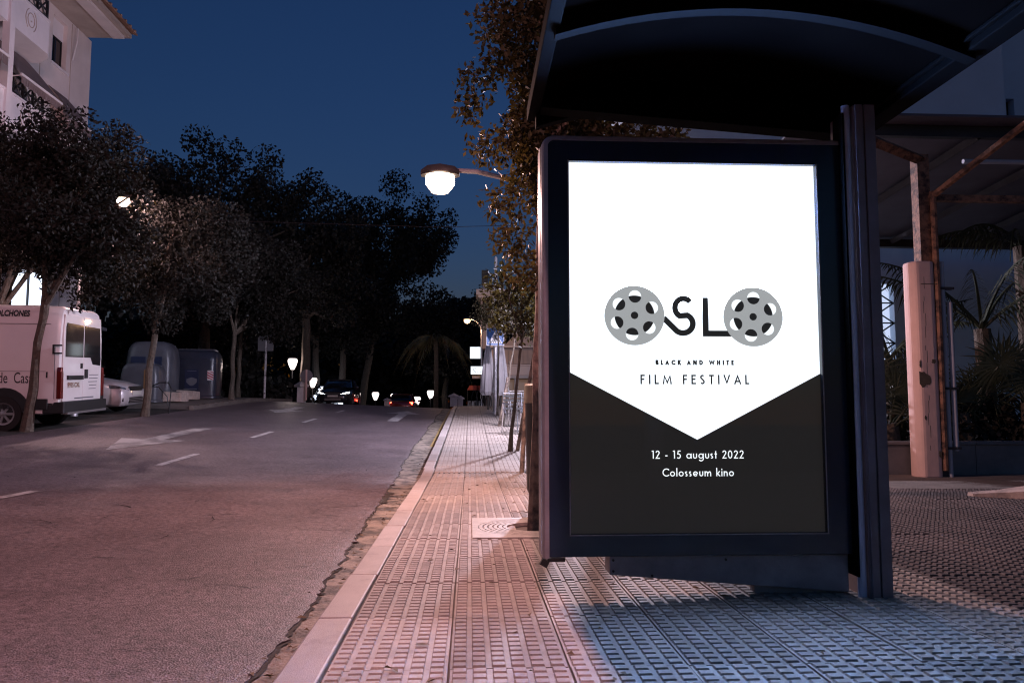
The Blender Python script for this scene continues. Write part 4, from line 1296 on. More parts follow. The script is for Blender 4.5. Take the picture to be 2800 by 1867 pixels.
def van(label, loc, rz, letters=True, rx=0.0):
    t = thing('van', label, 'van', loc, rz, None, rx)
    Wd, H, L = 1.98, 2.42, 5.2
    def section(x, top, inset, ztop_in):
        # y,z outline, near side y=0
        pts = [(0.03 + inset, 0.34), (inset, 0.5), (inset, 1.0), (0.012 + inset, 1.5), (0.055 + inset, 2.0), (0.10 + inset, top - 0.16), (0.16 + inset, top - 0.05), (0.30, top - 0.005)]
        far = [(Wd - y_, z_) for y_, z_ in pts][::-1]
        return [(x, y_, z_) for y_, z_ in pts + far]
    mb = MB()
    mb.loft([section(0.0 - 0.02, H - 0.10, 0.07, 0), section(-0.03, H - 0.06, 0.03, 0), section(-0.10, H - 0.02, 0.0, 0), section(-0.6, H, 0, 0), section(-3.6, H, 0, 0), section(-4.1, H - 0.12, 0, 0)])
    mb.build('body', M['white'], t, smooth=True)
    mb = MB()
    cab = [section(-4.1, H - 0.12, 0.005, 0), section(-4.6, 1.75, 0.02, 0), section(-4.9, 1.2, 0.06, 0), section(-5.25, 1.0, 0.12, 0)]
    for q in cab[1:]:
        for i, p in enumerate(q):
            q[i] = (p[0], p[1], min(p[2], 1.75 if p[0] > -4.7 else (1.25 if p[0] > -5 else 1.0)))
    mb.loft(cab)
    mb.build('cab', M['white'], t, smooth=True)
    # rear doors
    for y0, y1 in ((0.12, 0.985), (0.995, Wd - 0.12)):
        mb = MB()
        f = 0.06 if y0 < 0.5 else 0
        h_ = 0.06 if y0 > 0.5 else 0
        mb.prism([(y0, 0.56), (y1, 0.56), (y1, 1.8), (y1 - h_, 2.24), (y0 + f, 2.24), (y0, 1.8)], -0.02, 0.012, 'x')
        d = mb.build('rear_door', M['white'], t, bevel=0.012)
        mb = MB()
        if y0 < 0.5:
            poly = [(y0 + .07, 1.42), (y1 - 0.02, 1.42), (y1 - .02, 2.06), (y0 + .12, 2.08), (y0 + .08, 2.0)]
        else:
            poly = [(y0 + .02, 1.42), (y0 + .32, 1.42), (y0 + .42, 1.28), (y1 - .08, 1.26), (y1 - .06, 1.4), (y1 - .12, 2.04), (y0 + .02, 2.06)]
        mb.prism(poly, 0.014, 0.022, 'x')
        mb.build('window', M['glassd'], d, bevel=0.006)
        mb = MB()
        if y0 > 0.5:
            mb.b2(0.012, 0.04, y0 + 0.05, y0 + 0.16, 1.0, 1.18)
        else:
            mb.b2(0.012, 0.035, y1 - 0.13, y1 - 0.07, 1.2, 1.3)
            mb.b2(0.012, 0.05, y0 + 0.15, y1 - 0.05, 0.98, 1.06)
        mb.build('handle', M['trim'], d)
    for y0 in (0.005, Wd - 0.105):
        mb = MB()
        mb.prism([(y0, 0.62), (y0 + .1, 0.62), (y0 + .1, 1.1), (y0 + .07, 1.22), (y0 + 0.02, 1.22), (y0, 1.14)], -0.06, 0.03, 'x')
        mb.build('tail_lamp', M['lampred'], t, bevel=0.012)
    mb = MB()
    mb.b2(-0.3, 0.09, 0.0, Wd, 0.34, 0.56)
    mb.build('bumper', M['trim'], t, bevel=0.02)
    mb = MB()
    mb.b2(0.0, 0.12, 0.1, Wd - 0.1, 0.32, 0.36)
    mb.build('bumper_step', M['rimm'], t)
    mb = MB()
    mb.b2(-4.4, -0.2, -0.025, 0.02, 0.42, 0.62)
    mb.build('side_skirt', M['trim'], t, bevel=0.01)
    mb = MB()
    mb.b2(0.012, 0.02, 0.32, 0.84, 0.82, 0.94)
    pl_ = mb.build('number_plate', M['plate'], t)
    mb = MB()
    for y_, d in ((-0.01, (0.14, 0.1, 0.02)),):
        mb.b2(-0.13, 0.04, -0.025, -0.003, 1.47, 1.5)
        mb.b2(-0.13, 0.04, -0.025, -0.003, 1.62, 1.65)
        mb.b2(-0.13, -0.10, -0.025, -0.003, 1.47, 1.65)
    mb.b2(-0.24, -0.215, -0.012, 0.01, 1.02, 1.13)
    mb.build('hinge', M['trim'], t)
    mb = MB()
    mb.b2(-0.098, -0.09, -0.004, 0.03, 0.62, 1.45)
    mb.b2(-0.098, -0.09, 0.0, 0.06, 1.45, 1.6)
    mb.b2(-3.4, -0.25, -0.003, 0.03, 1.135, 1.143)
    mb.b2(-3.4, -0.2, 0.045, 0.07, 2.04, 2.046)
    mb.build('seam', M['signback'], t)
    for x in (-0.98, -4.3):
        for y_, s_ in ((0.09, -1), (Wd - 0.09, 1)):
            if s_ < 0:
                mb = MB()
                ring = [(x + 0.47 * math.cos(a), 0.36 + 0.47 * math.sin(a)) for a in [PI * k / 14 for k in range(15)]]
                mb.prism(ring, -0.018, 0.03)
                mb.build('wheel_arch', M['trim'], t, bevel=0.008)
            wheel(t, x, y_ + (-0.02 if s_ < 0 else 0.02), 0.34, s_)
    mb = MB()
    mb.b2(-4.9, -0.4, 0.15, Wd - 0.15, 0.3, 0.5)
    mb.build('underbody', M['trim'], t)
    if letters:
        def word(txt, x_right, z, size, bold, shear, m, parent_face='side', name='lettering', sx=1.0):
            cu = bpy.data.curves.new('lettering', 'FONT')
            cu.body = txt
            cu.size = size
            cu.offset = bold
            cu.shear = shear
            cu.align_x = 'RIGHT'
            tmp = bpy.data.objects.new('tmp', cu)
            COL.objects.link(tmp)
            dg = bpy.context.evaluated_depsgraph_get()
            me = bpy.data.meshes.new_from_object(tmp.evaluated_get(dg))
            bpy.data.objects.remove(tmp)
            me.transform(Matrix.Scale(sx, 4, (1, 0, 0)))
            me.materials.clear()
            me.materials.append(m)
            o = bpy.data.objects.new(name, me)
            COL.objects.link(o)
            o.parent = t
            if parent_face == 'side':
                o.location = (x_right, -0.006 if z < 1.4 else 0.068, z)
                o.rotation_euler = (R(90) if z < 1.4 else R(90 - 5), 0, 0)
            else:
                o.location = (0.024, x_right, z)
                o.rotation_euler = (R(90), 0, R(90))
            return o
        word('COLCHONES', -0.60, 2.19, 0.155, 0.006, 0.12, M['lettering'], sx=0.74)
        word('Casa', -0.47, 0.92, 0.29, 0.0, 0.0, M['lettering'], sx=0.62)
        word('de', -0.92, 0.92, 0.29, 0.0, 0.0, M['lettering'], sx=0.62)
        word('Muebles', -1.2, 0.92, 0.29, 0.0, 0.0, M['lettering'], sx=0.62)
        o = word('9935 CXL', 0.82, 0.835, 0.125, 0.002, 0, M['letterred'], 'rear')
        mb = MB()
        for k in range(5):
            mb.b2(0.0125, 0.0135, 1.28 - 0.02 * (k % 3), 1.72 - 0.03 * k, 1.06 - 0.07 * k, 1.075 - 0.07 * k)
        mb.b2(0.0125, 0.0135, 0.62, 1.5, 0.60, 0.625)
        mb.build('small_print', M['signback'], t)
    return t
van('white delivery van parked tail out behind the leaning tree, black lettering on its side', (-7.78, 15.35, g(-8, 15.4) - 0.125), R(3), True, math.atan(0.0475))
van('second white van mostly hidden between the lettered van and the silver car', (-9.0, 17.75, g(-8.4, 17.7) - 0.125), R(1), False, math.atan(0.0475))

def car(label, loc, rz, paint, rx=0, lights=None, name='parked_car', group=None, ry=0):
    t = thing(name, label, 'car', loc, rz, group, rx)
    t.rotation_euler[1] = ry
    st = [(0.0, .50, .34, .52, .60), (-.04, .66, .24, .60, .67), (-.14, .76, .19, .66, .74), (-.4, .84, .18, .73, .83), (-.8, .885, .18, .80, .90), (-1.2, .9, .18, .86, .965), (-1.6, .9, .18, .90, .95), (-2.6, .9, .18, .92, .95), (-3.5, .9, .2, .94, .97), (-3.95, .86, .24, .93, .98), (-4.1, .78, .32, .86, .92), (-4.14, .70, .40, .8, .86)]
    rings = []
    for x, w, zb, zs, zt in st:
        h = [(w * .86, zb), (w * .97, zb + .06), (w, zb + (zs - zb) * .45), (w * .985, zs - .06), (w * .93, zs), (w * .6, zs + (zt - zs) * .75), (w * .2, zt)]
        rings.append([(x, y_, z_) for y_, z_ in h] + [(x, -y_, z_) for y_, z_ in h[::-1]])
    mb = MB()
    mb.loft(rings)
    mb.build('body', M[paint], t, smooth=True)
    gl = [(-1.12, .70, .95, .66, .97), (-1.5, .80, .92, .66, 1.18), (-1.95, .83, .92, .62, 1.40), (-2.6, .83, .92, .62, 1.45), (-3.3, .82, .94, .60, 1.41), (-3.75, .78, .95, .60, 1.2), (-4.02, .72, .95, .62, .99)]
    mb = MB()
    mb.loft([[(x, wb, zb), (x, wb * .97, zb + .02), (x, wt * 1.06, zt - .08 if zt - zb > .1 else zt - .01), (x, wt * .9, zt), (x, -wt * .9, zt), (x, -wt * 1.06, zt - .08 if zt - zb > .1 else zt - .01), (x, -wb * .97, zb + .02), (x, -wb, zb)] for x, wb, zb, wt, zt in gl])
    mb.build('cabin_glass', M['glassd'], t, smooth=True)
    mb = MB()
    mb.loft([[(x, w_, z_ + .006), (x, w_ * .9, z_ + .03), (x, -w_ * .9, z_ + .03), (x, -w_, z_ + .006)] for x, w_, z_ in ((-1.93, .60, 1.385), (-2.3, .62, 1.43), (-2.9, .62, 1.44), (-3.4, .58, 1.375))])
    for s_ in (-1, 1):
        for pa, pb in (((-1.15, .69, .96), (-1.95, .62, 1.37)), ((-2.7, .84, .93), (-2.75, .64, 1.40)), ((-3.4, .6, 1.38), (-3.98, .72, .97))):
            mb.tube([(pa[0], s_ * pa[1], pa[2]), (pb[0], s_ * pb[1], pb[2])], 0.035, 6)
    mb.build('roof', M[paint], t, smooth=True)
    hl = lights == 'head'
    for s_ in (-1, 1):
        mb = MB()
        mb.loft([[(x, s_ * y_, z_ + dz) for dz in (0.0,)] + [(x + .02, s_ * (y_ + .01), z_ + h_ * .5), (x - .02, s_ * y_, z_ + h_)] for x, y_, z_, h_ in ((-.035, .38, .575, .06), (-.075, .58, .575, .11), (-.17, .72, .585, .135), (-.34, .80, .635, .11))])
        mb.build('headlight', E_HEAD if hl else M['lampclr'], t, smooth=True)
        mb = MB()
        mb.box((-.085, s_ * .56, .36), (.05, .24, .1), rz=-s_ * .2)
        mb.build('air_intake', M['trim'], t, bevel=.01)
        mb = MB()
        mb.box((-4.07, s_ * .66, .82), (.12, .2, .16), rz=s_ * .3)
        mb.build('tail_light', E_TAIL if lights == 'tail' else M['lampred'], t, bevel=.01)
        mb = MB()
        mb.lathe([(.02, -.07), (.09, -.05), (.1, .03), (.05, .07)], (-1.45, s_ * 1.0, 1.0), 8, sx=.6)
        mb.build('mirror', M[paint], t, smooth=True)
    mb = MB()
    mb.prism([(-.34, .585), (.34, .585), (.40, .665), (.3, .70), (-.3, .70), (-.40, .665)], -.06, .014, 'x')
    mb.build('grille', M['trim'], t, bevel=.008)
    mb = MB()
    mb.b2(.0, .022, -.26, .26, .47, .56)
    mb.build('number_plate', M['plate'], t)
    mb = MB()
    mb.b2(-.05, .006, -.42, .42, .27, .42)
    gi = mb.build('lower_intake', M['trim'], t, bevel=.006)
    mb = MB()
    for z_ in (.305, .345, .385):
        mb.b2(.004, .012, -.40, .40, z_ - .006, z_ + .006)
    mb.build('grille_bar', M['rimm'], t)
    for x in (-.82, -3.35):
        for s_ in (-1, 1):
            mb = MB()
            ring = [(x + .37 * math.cos(a), .31 + .37 * math.sin(a)) for a in [PI * k / 12 - .25 * (1 - 2 * (k / 12)) * 0 for k in range(13)]]
            mb.prism(ring, s_ * .83, s_ * .905)
            mb.build('wheel_arch', M['trim'], t)
            wheel(t, x, s_ * .80, .31, s_)
    return t
sil = car('silver hatchback parked nose out beside the white vans', (-8.82, 21.3, g(-9, 21.3) - 0.125), 0, 'silver', rx=math.atan(0.0475))
car('dark car coming over the crest with its headlights on', (-7.0, 40.5, g(-7.0, 41.5) - 0.13), R(-90), 'darkcar', lights='head', name='moving_car', ry=0)
car('red car going down behind the crest with red tail lights lit', (-4.4, 54.3, g(-4.4, 52) - 0.13), R(90), 'redcar', lights='tail', name='moving_car', ry=0)

# ------------------------------------------------------------------ recycling containers and street clutter, left pavement
def sup(w, d, z, cx, cy, n=24, e=0.32):
    out = []
    for k in range(n):
        a = 2 * PI * k / n
        c_, s_ = math.cos(a), math.sin(a)
        out.append((cx + w / 2 * math.copysign(abs(c_) ** e, c_), cy + d / 2 * math.copysign(abs(s_) ** e, s_), z))
    return out
def container(label, x, y, w, d, h, m, dome, rz=0.1):
    t = thing('recycling_container', label, 'recycling container', (x, y, g(x, y)), rz, 'recycling containers')
    mb = MB()
    rr = [sup(w * 1.04, d * 1.04, 0, 0, 0), sup(w * 1.04, d * 1.04, .07, 0, 0), sup(w * .98, d * .98, .10, 0, 0), sup(w, d, .5, 0, 0)]
    if dome:
        rr += [sup(w, d, h * .66, 0, 0)]
        for k in range(1, 7):
            q = k / 6
            rr.append(sup(w * (1 - .55 * q ** 2.6), d * (1 - .45 * q ** 2.6), h * (.66 + .34 * math.sin(q * PI / 2)), 0, 0, e=.4))
    else:
        rr += [sup(w * 1.0, d, h * .8, 0, 0), sup(w * .97, d * .95, h * .9, 0, 0), sup(w * .9, d * .85, h * .965, 0, 0), sup(w * .8, d * .7, h, 0, 0)]
    mb.loft(rr)
    mb.build('shell', M[m], t, smooth=True)
    return t
c1 = container('tall domed grey container with dark window panels behind the tree trunk', -10.5, 26.6, 1.45, 1.3, 1.92, 'bingrey', True)
mb = MB()
for xa, xb in ((-.52, -.06), (.02, .44)):
    mb.b2(xa, xb, -.66, -.645, .75, 1.4)
mb.build('dark_panel', M['bindark'], c1, bevel=.02)
mb = MB()
mb.tube([(-.05, 0, 1.77), (-.05, 0, 1.9), (.05, 0, 1.9), (.05, 0, 1.77)], .015, 5)
mb.build('lifting_hook', M['trim'], c1)
c2 = container('low grey container with a yellow strip in front of the domed one', -10.0, 24.6, 1.12, .9, 1.2, 'bingrey', True, .05)
mb = MB()
mb.b2(.16, .36, -.458, -.445, .15, .98)
mb.build('yellow_panel', M['binyel'], c2, bevel=.01)
c3 = container('blue paper container with a slot and red and white warning stripes', -9.6, 28.2, 1.5, 1.35, 1.68, 'binblue', False, .12)
mb = MB()
mb.b2(-.42, .42, -.668, -.65, 1.22, 1.36)
mb.build('slot', M['black'], c3)
mb = MB()
mb.b2(-.6, .62, -.35, .35, 1.66, 1.72)
mb.build('lid', M['bingrey'], c3, bevel=.02)
mb = MB()
mb.tube([(0, 0, 1.7), (0, 0, 1.84), (.1, 0, 1.84), (.1, 0, 1.7)], .014, 5)
mb.build('lifting_hook', M['trim'], c3)
mb = MB()
mb.b2(-.28, .18, -.684, -.672, .28, 1.0)
st_ = mb.build('sticker', M['posterblue'], c3)
mb = MB()
mb.prism([(-.22 + .34 * k / 12 * 1, .55 + .12 * math.sin(PI + PI * k / 12)) for k in range(13)] + [(.12, .66), (-.05, .72), (-.22, .66)], -.69, -.686)
mb.b2(-.3, .14, -.69, -.686, .3, .335)
mb.b2(-.2, .1, -.69, -.686, .93, .945)
mb.build('emblem', M['signback'], st_)
for xs_ in (-.72, .46):
    mb = MB()
    mb.b2(xs_, xs_ + .2, -.684, -.672, .62, .96)
    sw = mb.build('warning_plate', M['stripewhite'], c3)
    mb = MB()
    for k in range(4):
        z0 = .64 + k * .085
        pts = [(xs_, z0 + .06), (xs_ + .2, z0 - .04), (xs_ + .2, z0 - .0), (xs_, z0 + .1)]
        pts = [(p, min(.958, max(.622, q))) for p, q in pts]
        mb.prism(pts, -.689, -.685)
    mb.build('stripe', M['stripered'], sw)
for i, (x, y, lab) in enumerate([(-9.3, 25.2, 'nearer painted concrete block on the pavement before the containers'), (-9.55, 27.0, 'farther painted concrete block at the foot of the blue container')]):
    t = thing('concrete_block', lab, 'concrete block', (x, y, g(x, y)), 0.12, 'painted concrete blocks')
    mb = MB()
    mb.prism([(-1.0, 0), (.3, 0), (.3, .28), (-.0, .33), (-1.0, .36)], -.25, .25)
    mb.build('core', M['blockdark'], t, bevel=.02)
    mb = MB()
    mb.prism([(.302, .0), (.34, .0), (.34, .26), (.302, .29)], -.52, .5)
    mb.prism([(-.2, .0), (.3, .0), (.3, .28), (-.2, .31)], -.52, -.252)
    mb.build('painted_face', M['block'], t, bevel=.015)
mb = MB()
mb.tube([(-7.9, 21.1, g(-8, 21.1) - .1), (-7.85, 21.1, g(-8, 21) + .55), (-7.95, 21.15, g(-8, 21) + .72), (-8.2, 21.2, g(-8, 21) + .72), (-8.45, 21.3, g(-8, 21) + .62)], .016, 6)
mb.tube([(-7.9, 21.1, g(-8, 21.1) - .1), (-7.95, 21.1, g(-8, 21) + .35), (-8.2, 21.15, g(-8, 21) + .6), (-8.4, 21.2, g(-8, 21) + .62)], .012, 6)
tag(mb.build('hoop_guard', M['railing']), 'thin bent black hoop beside the trunk next to the silver car', 'hoop')
# teal kiosk top and small lit box sign behind the vans
k_ = thing('kiosk', 'dark teal kiosk with a pale flat lid rising behind the second van', 'kiosk', (-12.45, 25.5, g(-12, 25)))
mb = MB()
mb.b2(-.75, .45, -.5, .5, 0, 2.3)
mb.build('cabin', M['teal'], k_, bevel=.03)
mb = MB()
mb.b2(-.85, .62, -.62, .62, 2.3, 2.42)
mb.build('lid', M['bingrey'], k_, bevel=.03)
b_ = thing('box_sign', 'small glowing pinkish box sign right of the teal kiosk', 'lit sign', (-11.25, 24.2, g(-10.5, 24)))
mb = MB()
mb.tube([(0, 0, 0), (0, 0, 1.55)], .03, 7)
mb.build('post', M['poledark'], b_)
mb = MB()
mb.b2(-.12, .10, -.08, .08, 1.6, 1.92)
mb.build('box', M['trim'], b_, bevel=.02)
mb = MB()
mb.b2(-.105, .085, -.09, -.082, 1.64, 1.89)
mb.build('lit_face', E_BOX, b_)
# square sign on white pole, round sign, gate pillar
s_ = thing('square_sign', 'square road sign seen from behind on a pale mottled pole under the leaves', 'road sign', (-8.5, 33, g(-8.5, 33)))
mb = MB()
mb.tube([(0, 0, 0), (.02, 0, 2.7)], .045, 8)
mb.build('pole', mat('mottled_white_pole', (.6, .56, .58), .6, col2=(.12, .1, .1), scale=7, thr=(.36, .5)), s_)
mb = MB()
mb.b2(-.32, .32, -.03, -.01, 1.95, 2.65)
mb.build('panel', M['signback'], s_, bevel=.01)
s_ = thing('round_sign', 'round road sign seen from behind on a rusty pole beside the gate pillar', 'road sign', (-7.75, 37.6, g(-7.75, 37.6)))
mb = MB()
mb.tube([(0, 0, 0), (0, 0, 1.45)], .05, 8)
mb.build('pole', M['pink'], s_)
mb = MB()
mb.lathe([(.28, -.012), (.3, 0), (.28, .012)], n=20)
mb.v = [(x_, z_, 1.15 + y_) for x_, y_, z_ in mb.v]
mb.build('disc', M['signback'], s_)
t = thing('gate_pillar', 'white gate pillar with a pyramid cap beside the round sign', 'gate pillar', (-8.05, 38, g(-8, 38) - .2))
mb = MB()
mb.b2(-.17, .17, -.17, .17, 0, .82)
mb.build('shaft', M['mono'], t)
mb = MB()
mb.lathe([(.33, .82), (.36, .86), (.36, .92), (.02, 1.12)], n=4)
mb.build('cap', M['mono'], t)
for i, (x, y, w, h, lab) in enumerate([(-.70, 34, .21, .42, 'larger white post with a pointed cap at the end of the kerb'), (-.42, 34.6, .15, .33, 'smaller pinkish post right of the larger white post'), (-4.6, 44, .2, .42, 'low white post with pointed cap left of the red car')]):
    t = thing('stone_post', lab, 'post', (x, y, rise(y) - .02 + (cross(x) if x < -1 else 0)), 0, 'white capped posts')
    mb = MB()
    mb.b2(-w * .75, w * .75, -w * .75, w * .75, 0, h)
    mb.build('shaft', M['mono'], t, bevel=.01)
    mb = MB()
    mb.lathe([(w * 1.2, h), (w * 1.2, h + .04), (.01, h + .16)], n=4)
    mb.build('cap', M['mono'], t)
def globe(x, y, z, lab, pw=25):
    zb = g(x, y) - .2
    t = thing('park_lamp', lab, 'park lamp', (x, y, zb), 0, 'globe park lamps')
    h = z - zb
    mb = MB()
    mb.lathe([(.09, 0), (.07, .15), (.04, .3), (.035, h - .32)], n=8)
    mb.build('post', M['railing'], t, smooth=True)
    mb = MB()
    mb.lathe([(.09, h - .32), (.2, h - .1), (.27, h + .12), (.27, h + .22), (.2, h + .3)], n=12)
    mb.build('lantern', E_GLOBE, t, smooth=True)
    mb = MB()
    mb.lathe([(.285, h + .3), (.2, h + .36), (.05, h + .4)], n=12)
    mb.build('cap', M['railing'], t, smooth=True)
    if pw:
        ld = bpy.data.lights.new('lamp_bulb', 'POINT')
        ld.energy = pw
        ld.color = (1, .8, .75)
        ld.shadow_soft_size = .25
        lo = bpy.data.objects.new('lamp_bulb', ld)
        COL.objects.link(lo)
        lo.parent = t
        lo.location = (0, -.45, h)
globe(-9.95, 44.5, 3.3, 'globe park lamp highest of the row left of the gate pillar', 120)
globe(-9.9, 50, 2.43, 'globe park lamp before the glowing bush', 90)
globe(-3.0, 60, 1.85, 'globe park lamp by the iron gate under the palm', 60)
globe(-5.75, 60, 1.6, 'globe park lamp above the low white post', 0)
globe(-7.4, 62, 1.75, 'small broken globe park lamp left of the low white post', 0)
globe(-4.15, 62, 1.4, 'globe park lamp low at the crest left of the pale palm', 0)
cl = [((rn.uniform(-11.0, -8.9), rn.uniform(51, 53), rn.uniform(1.0, 2.2)), rn.uniform(.35, .5)) for _ in range(16)]
ob = bpy.data.objects.new('bush', leaf_mesh('bush', cl, 1500, .24, M['leaf'], 90))
COL.objects.link(ob)
tag(ob, 'bush lit white by the globe lamp in front of it', 'bush')
wb = thing('glowing_wall', 'white wall with its lit look put in as glow, seen through the bush behind the globe lamp', 'wall', (-9.9, 54.5, 0))
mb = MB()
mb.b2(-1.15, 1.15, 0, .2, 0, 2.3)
mb.build('panel', E_SHOP, wb)  # no lamp here: the light on the wall is put in as emission
t = thing('iron_gate', 'low arched iron gate left of the white capped posts', 'gate', (-1.45, 36.5, rise(36.5)))
for k in range(9):
    mb = MB()
    xk = -.5 + k * .125
    mb.tube([(xk, 0, -.1), (xk, 0, .28 + .16 * math.sin(PI * k / 8))], .012, 5)
    mb.build('bar', M['railing'], t)
mb = MB()
mb.tube([(-.5 + k * .0625, 0, .28 + .16 * math.sin(PI * k / 16)) for k in range(17)], .018, 5)
mb.build('top_rail', M['railing'], t)

# ------------------------------------------------------------------ right side of the far pavement
p_ = thing('crossing_sign', 'blue pedestrian crossing sign on a tall galvanised pole', 'road sign', (.80, 24.7, rise(24.7)))
zb = rise(24.7)
mb = MB()
mb.lathe([(.1, 0), (.1, .05), (.075, .08), (.07, 3.2), (.055, 3.25), (.05, 4.95), (.02, 5.0)], n=12)
mb.build('pole', M['pole'], p_, smooth=True)
mb = MB()
for z_ in (2.1, 3.9):
    mb.lathe([(.082, z_), (.09, z_ + .03), (.082, z_ + .06)], n=12)
mb.box((.07, 0, 3.93), (.18, .06, .05))
mb.build('clamp', M['pole'], p_)
PZ = 3.09 - zb
mb = MB()
mb.b2(-.30, .27, -.085, -.07, PZ - .28, PZ + .28)
sp_ = mb.build('panel', M['signwhite'], p_, bevel=.01)
mb = MB()
mb.b2(-.275, .245, -.089, -.086, PZ - .255, PZ + .255)
mb.build('blue_field', M['signblue'], sp_)
mb = MB()
mb.prism([(-.24, PZ - .21), (.21, PZ - .21), (-.015, PZ + .21)], -.093, -.090)
mb.build('white_triangle', M['signwhite'], sp_)
mb = MB()
for k in range(5):
    x0 = -.17 + k * .075
    mb.prism([(x0, PZ - .19), (x0 + .03, PZ - .19), (x0 * .6 + .035, PZ - .08), (x0 * .6 + .015, PZ - .08)], -.096, -.094)
mb.prism([(-.06, PZ - .14), (-.035, PZ - .14), (.0, PZ - .05), (.04, PZ - .13), (.065, PZ - .12), (.02, PZ - .01), (.03, PZ + .04), (.06, PZ + .01), (.07, PZ + .025), (.02, PZ + .075), (-.02, PZ + .07), (-.06, PZ + .01), (-.045, PZ + .0), (-.015, PZ + .03), (-.02, PZ - .02)], -.097, -.0965)
mb.lathe([(.001, -.001), (.024, -.001), (.024, .001)], n=10)
for i in range(len(mb.v) - 30, len(mb.v)):
    a, b, c_ = mb.v[i]
    mb.v[i] = (a + .005, -.0968 + c_, PZ + .105 + b)
mb.build('walking_figure', M['lettering'], sp_)
# folded parasols
for i, (x, y, lab) in enumerate([(.62, 27.2, 'folded white parasol left of the sign pole'), (1.05, 26.8, 'folded white parasol right of the sign pole')]):
    z0 = rise(y)
    t = thing('parasol', lab, 'parasol', (x, y, z0), 0, 'folded parasols on the terrace')
    mb = MB()
    mb.tube([(0, 0, 0), (0, 0, 2.35)], .03, 7)
    mb.build('pole', M['poledark'], t)
    mb = MB()
    rr = []
    for z_, r_ in ((2.3, .03), (2.1, .09), (1.6, .15), (1.0, .2), (.62, .24), (.5, .17)):
        rr.append([((r_ * (1 + .3 * (k % 2))) * math.cos(2 * PI * k / 16), (r_ * (1 + .3 * (k % 2))) * math.sin(2 * PI * k / 16), z_) for k in range(16)])
    mb.loft(rr)
    mb.build('canopy', M['drape'], t)
for i, (x, y, rz, lab) in enumerate([(1.02, 16.9, .4, 'aluminium chair folded against the other behind the stakes'), (1.32, 17.4, -.2, 'aluminium terrace chair right of the leaning one'), (1.2, 19.0, .1, 'aluminium terrace chair farther back beside the young tree')]):
    t = thing('terrace_chair', lab, 'chair', (x, y, rise(y)), rz, 'aluminium terrace chairs')
    for s_ in (-1, 1):
        mb = MB()
        mb.tube([(s_ * .24, -.22, 0), (s_ * .25, -.2, .45), (s_ * .26, -.2, .64), (s_ * .26, .2, .66), (s_ * .23, .24, .45), (s_ * .23, .32, 0)], .014, 6)
        mb.build('leg', M['chrome'], t, smooth=True)
    mb = MB()
    mb.tube([(-.2, .2, .45), (-.22, .28, .88), (.22, .28, .88), (.2, .2, .45)], .014, 6)
    for k in range(4):
        mb.box((0, .225 + .016 * k, .55 + .09 * k), (.42, .012, .05))
    mb.build('backrest', M['chrome'], t)
    mb = MB()
    for k in range(6):
        mb.box((0, -.19 + .075 * k, .45), (.46, .05, .014))
    mb.build('seat', M['chrome'], t)
# restaurant
rs = thing('restaurant', 'pale restaurant with a small tower, awnings and lit signs at the far pavement end', 'building', (2.5, 42, .3))
mb = MB()
mb.b2(.95, 12, 40.6, 50, -.2, 4.0)
mb.build('wall', M['stucco'], rs, world=True)
mb = MB()
mb.b2(.55, 1.9, 42, 43.4, 4.0, 6.75)
mb.b2(.65, 1.8, 42.1, 43.3, 7.2, 7.5)
mb.build('tower', M['stucco'], rs, world=True)
mb = MB()
mb.b2(.3, 2.15, 41.75, 43.65, 6.9, 7.2)
mb.b2(.42, 2.03, 41.87, 43.53, 6.75, 6.9)
mb.build('cornice', M['awnlight'], rs, world=True)
mb = MB()
for x in lins(.7, 1.75, 7):
    mb.tube([(x, 42.15, 7.5), (x, 42.15, 8.1)], .03, 5)
mb.b2(.65, 1.8, 42.1, 42.2, 8.05, 8.12)
mb.b2(.6, .95, 42.1, 42.5, 7.5, 8.3)
mb.build('roof_railing', M['poledark'], rs, world=True)
mb = MB()
mb.prism([(1.7, 4.0), (3.5, 4.0), (2.65, 5.0)], 40.5, 41.2)
mb.build('gable', M['stucco'], rs, world=True)
mb = MB()
mb.b2(.8, 12.2, 40.2, 40.6, 3.95, 4.05)
mb.b2(.9, 12.2, 40.3, 40.6, 3.0, 3.08)
mb.build('ledge', M['awnlight'], rs, world=True)
for k in range(44):
    MB().b2(1.0 + k * .25, 1.22 + k * .25, 40.5, 40.58, 3.12, 3.9).build('fascia_board', M['stucco'], rs, world=True)
mb = MB()
mb.b2(.1, 12, 38.9, 40.58, 2.32, 2.46)
mb.b2(.7, 12, 39.6, 40.58, 2.5, 2.95)
mb.build('awning', M['awnlight'], rs, world=True)
mb = MB()
mb.b2(1.5, 11, 40.55, 40.595, .3, 2.3)
mb.build('shop_window', emis('restaurant_inside', (1.0, .6, .45), .12), rs, world=True)
for x in (.98, 2.2, 3.4, 4.6):
    MB().b2(x, x + .12, 38.95, 39.07, 0, 2.32).build('awning_post', M['mono'], rs, world=True)
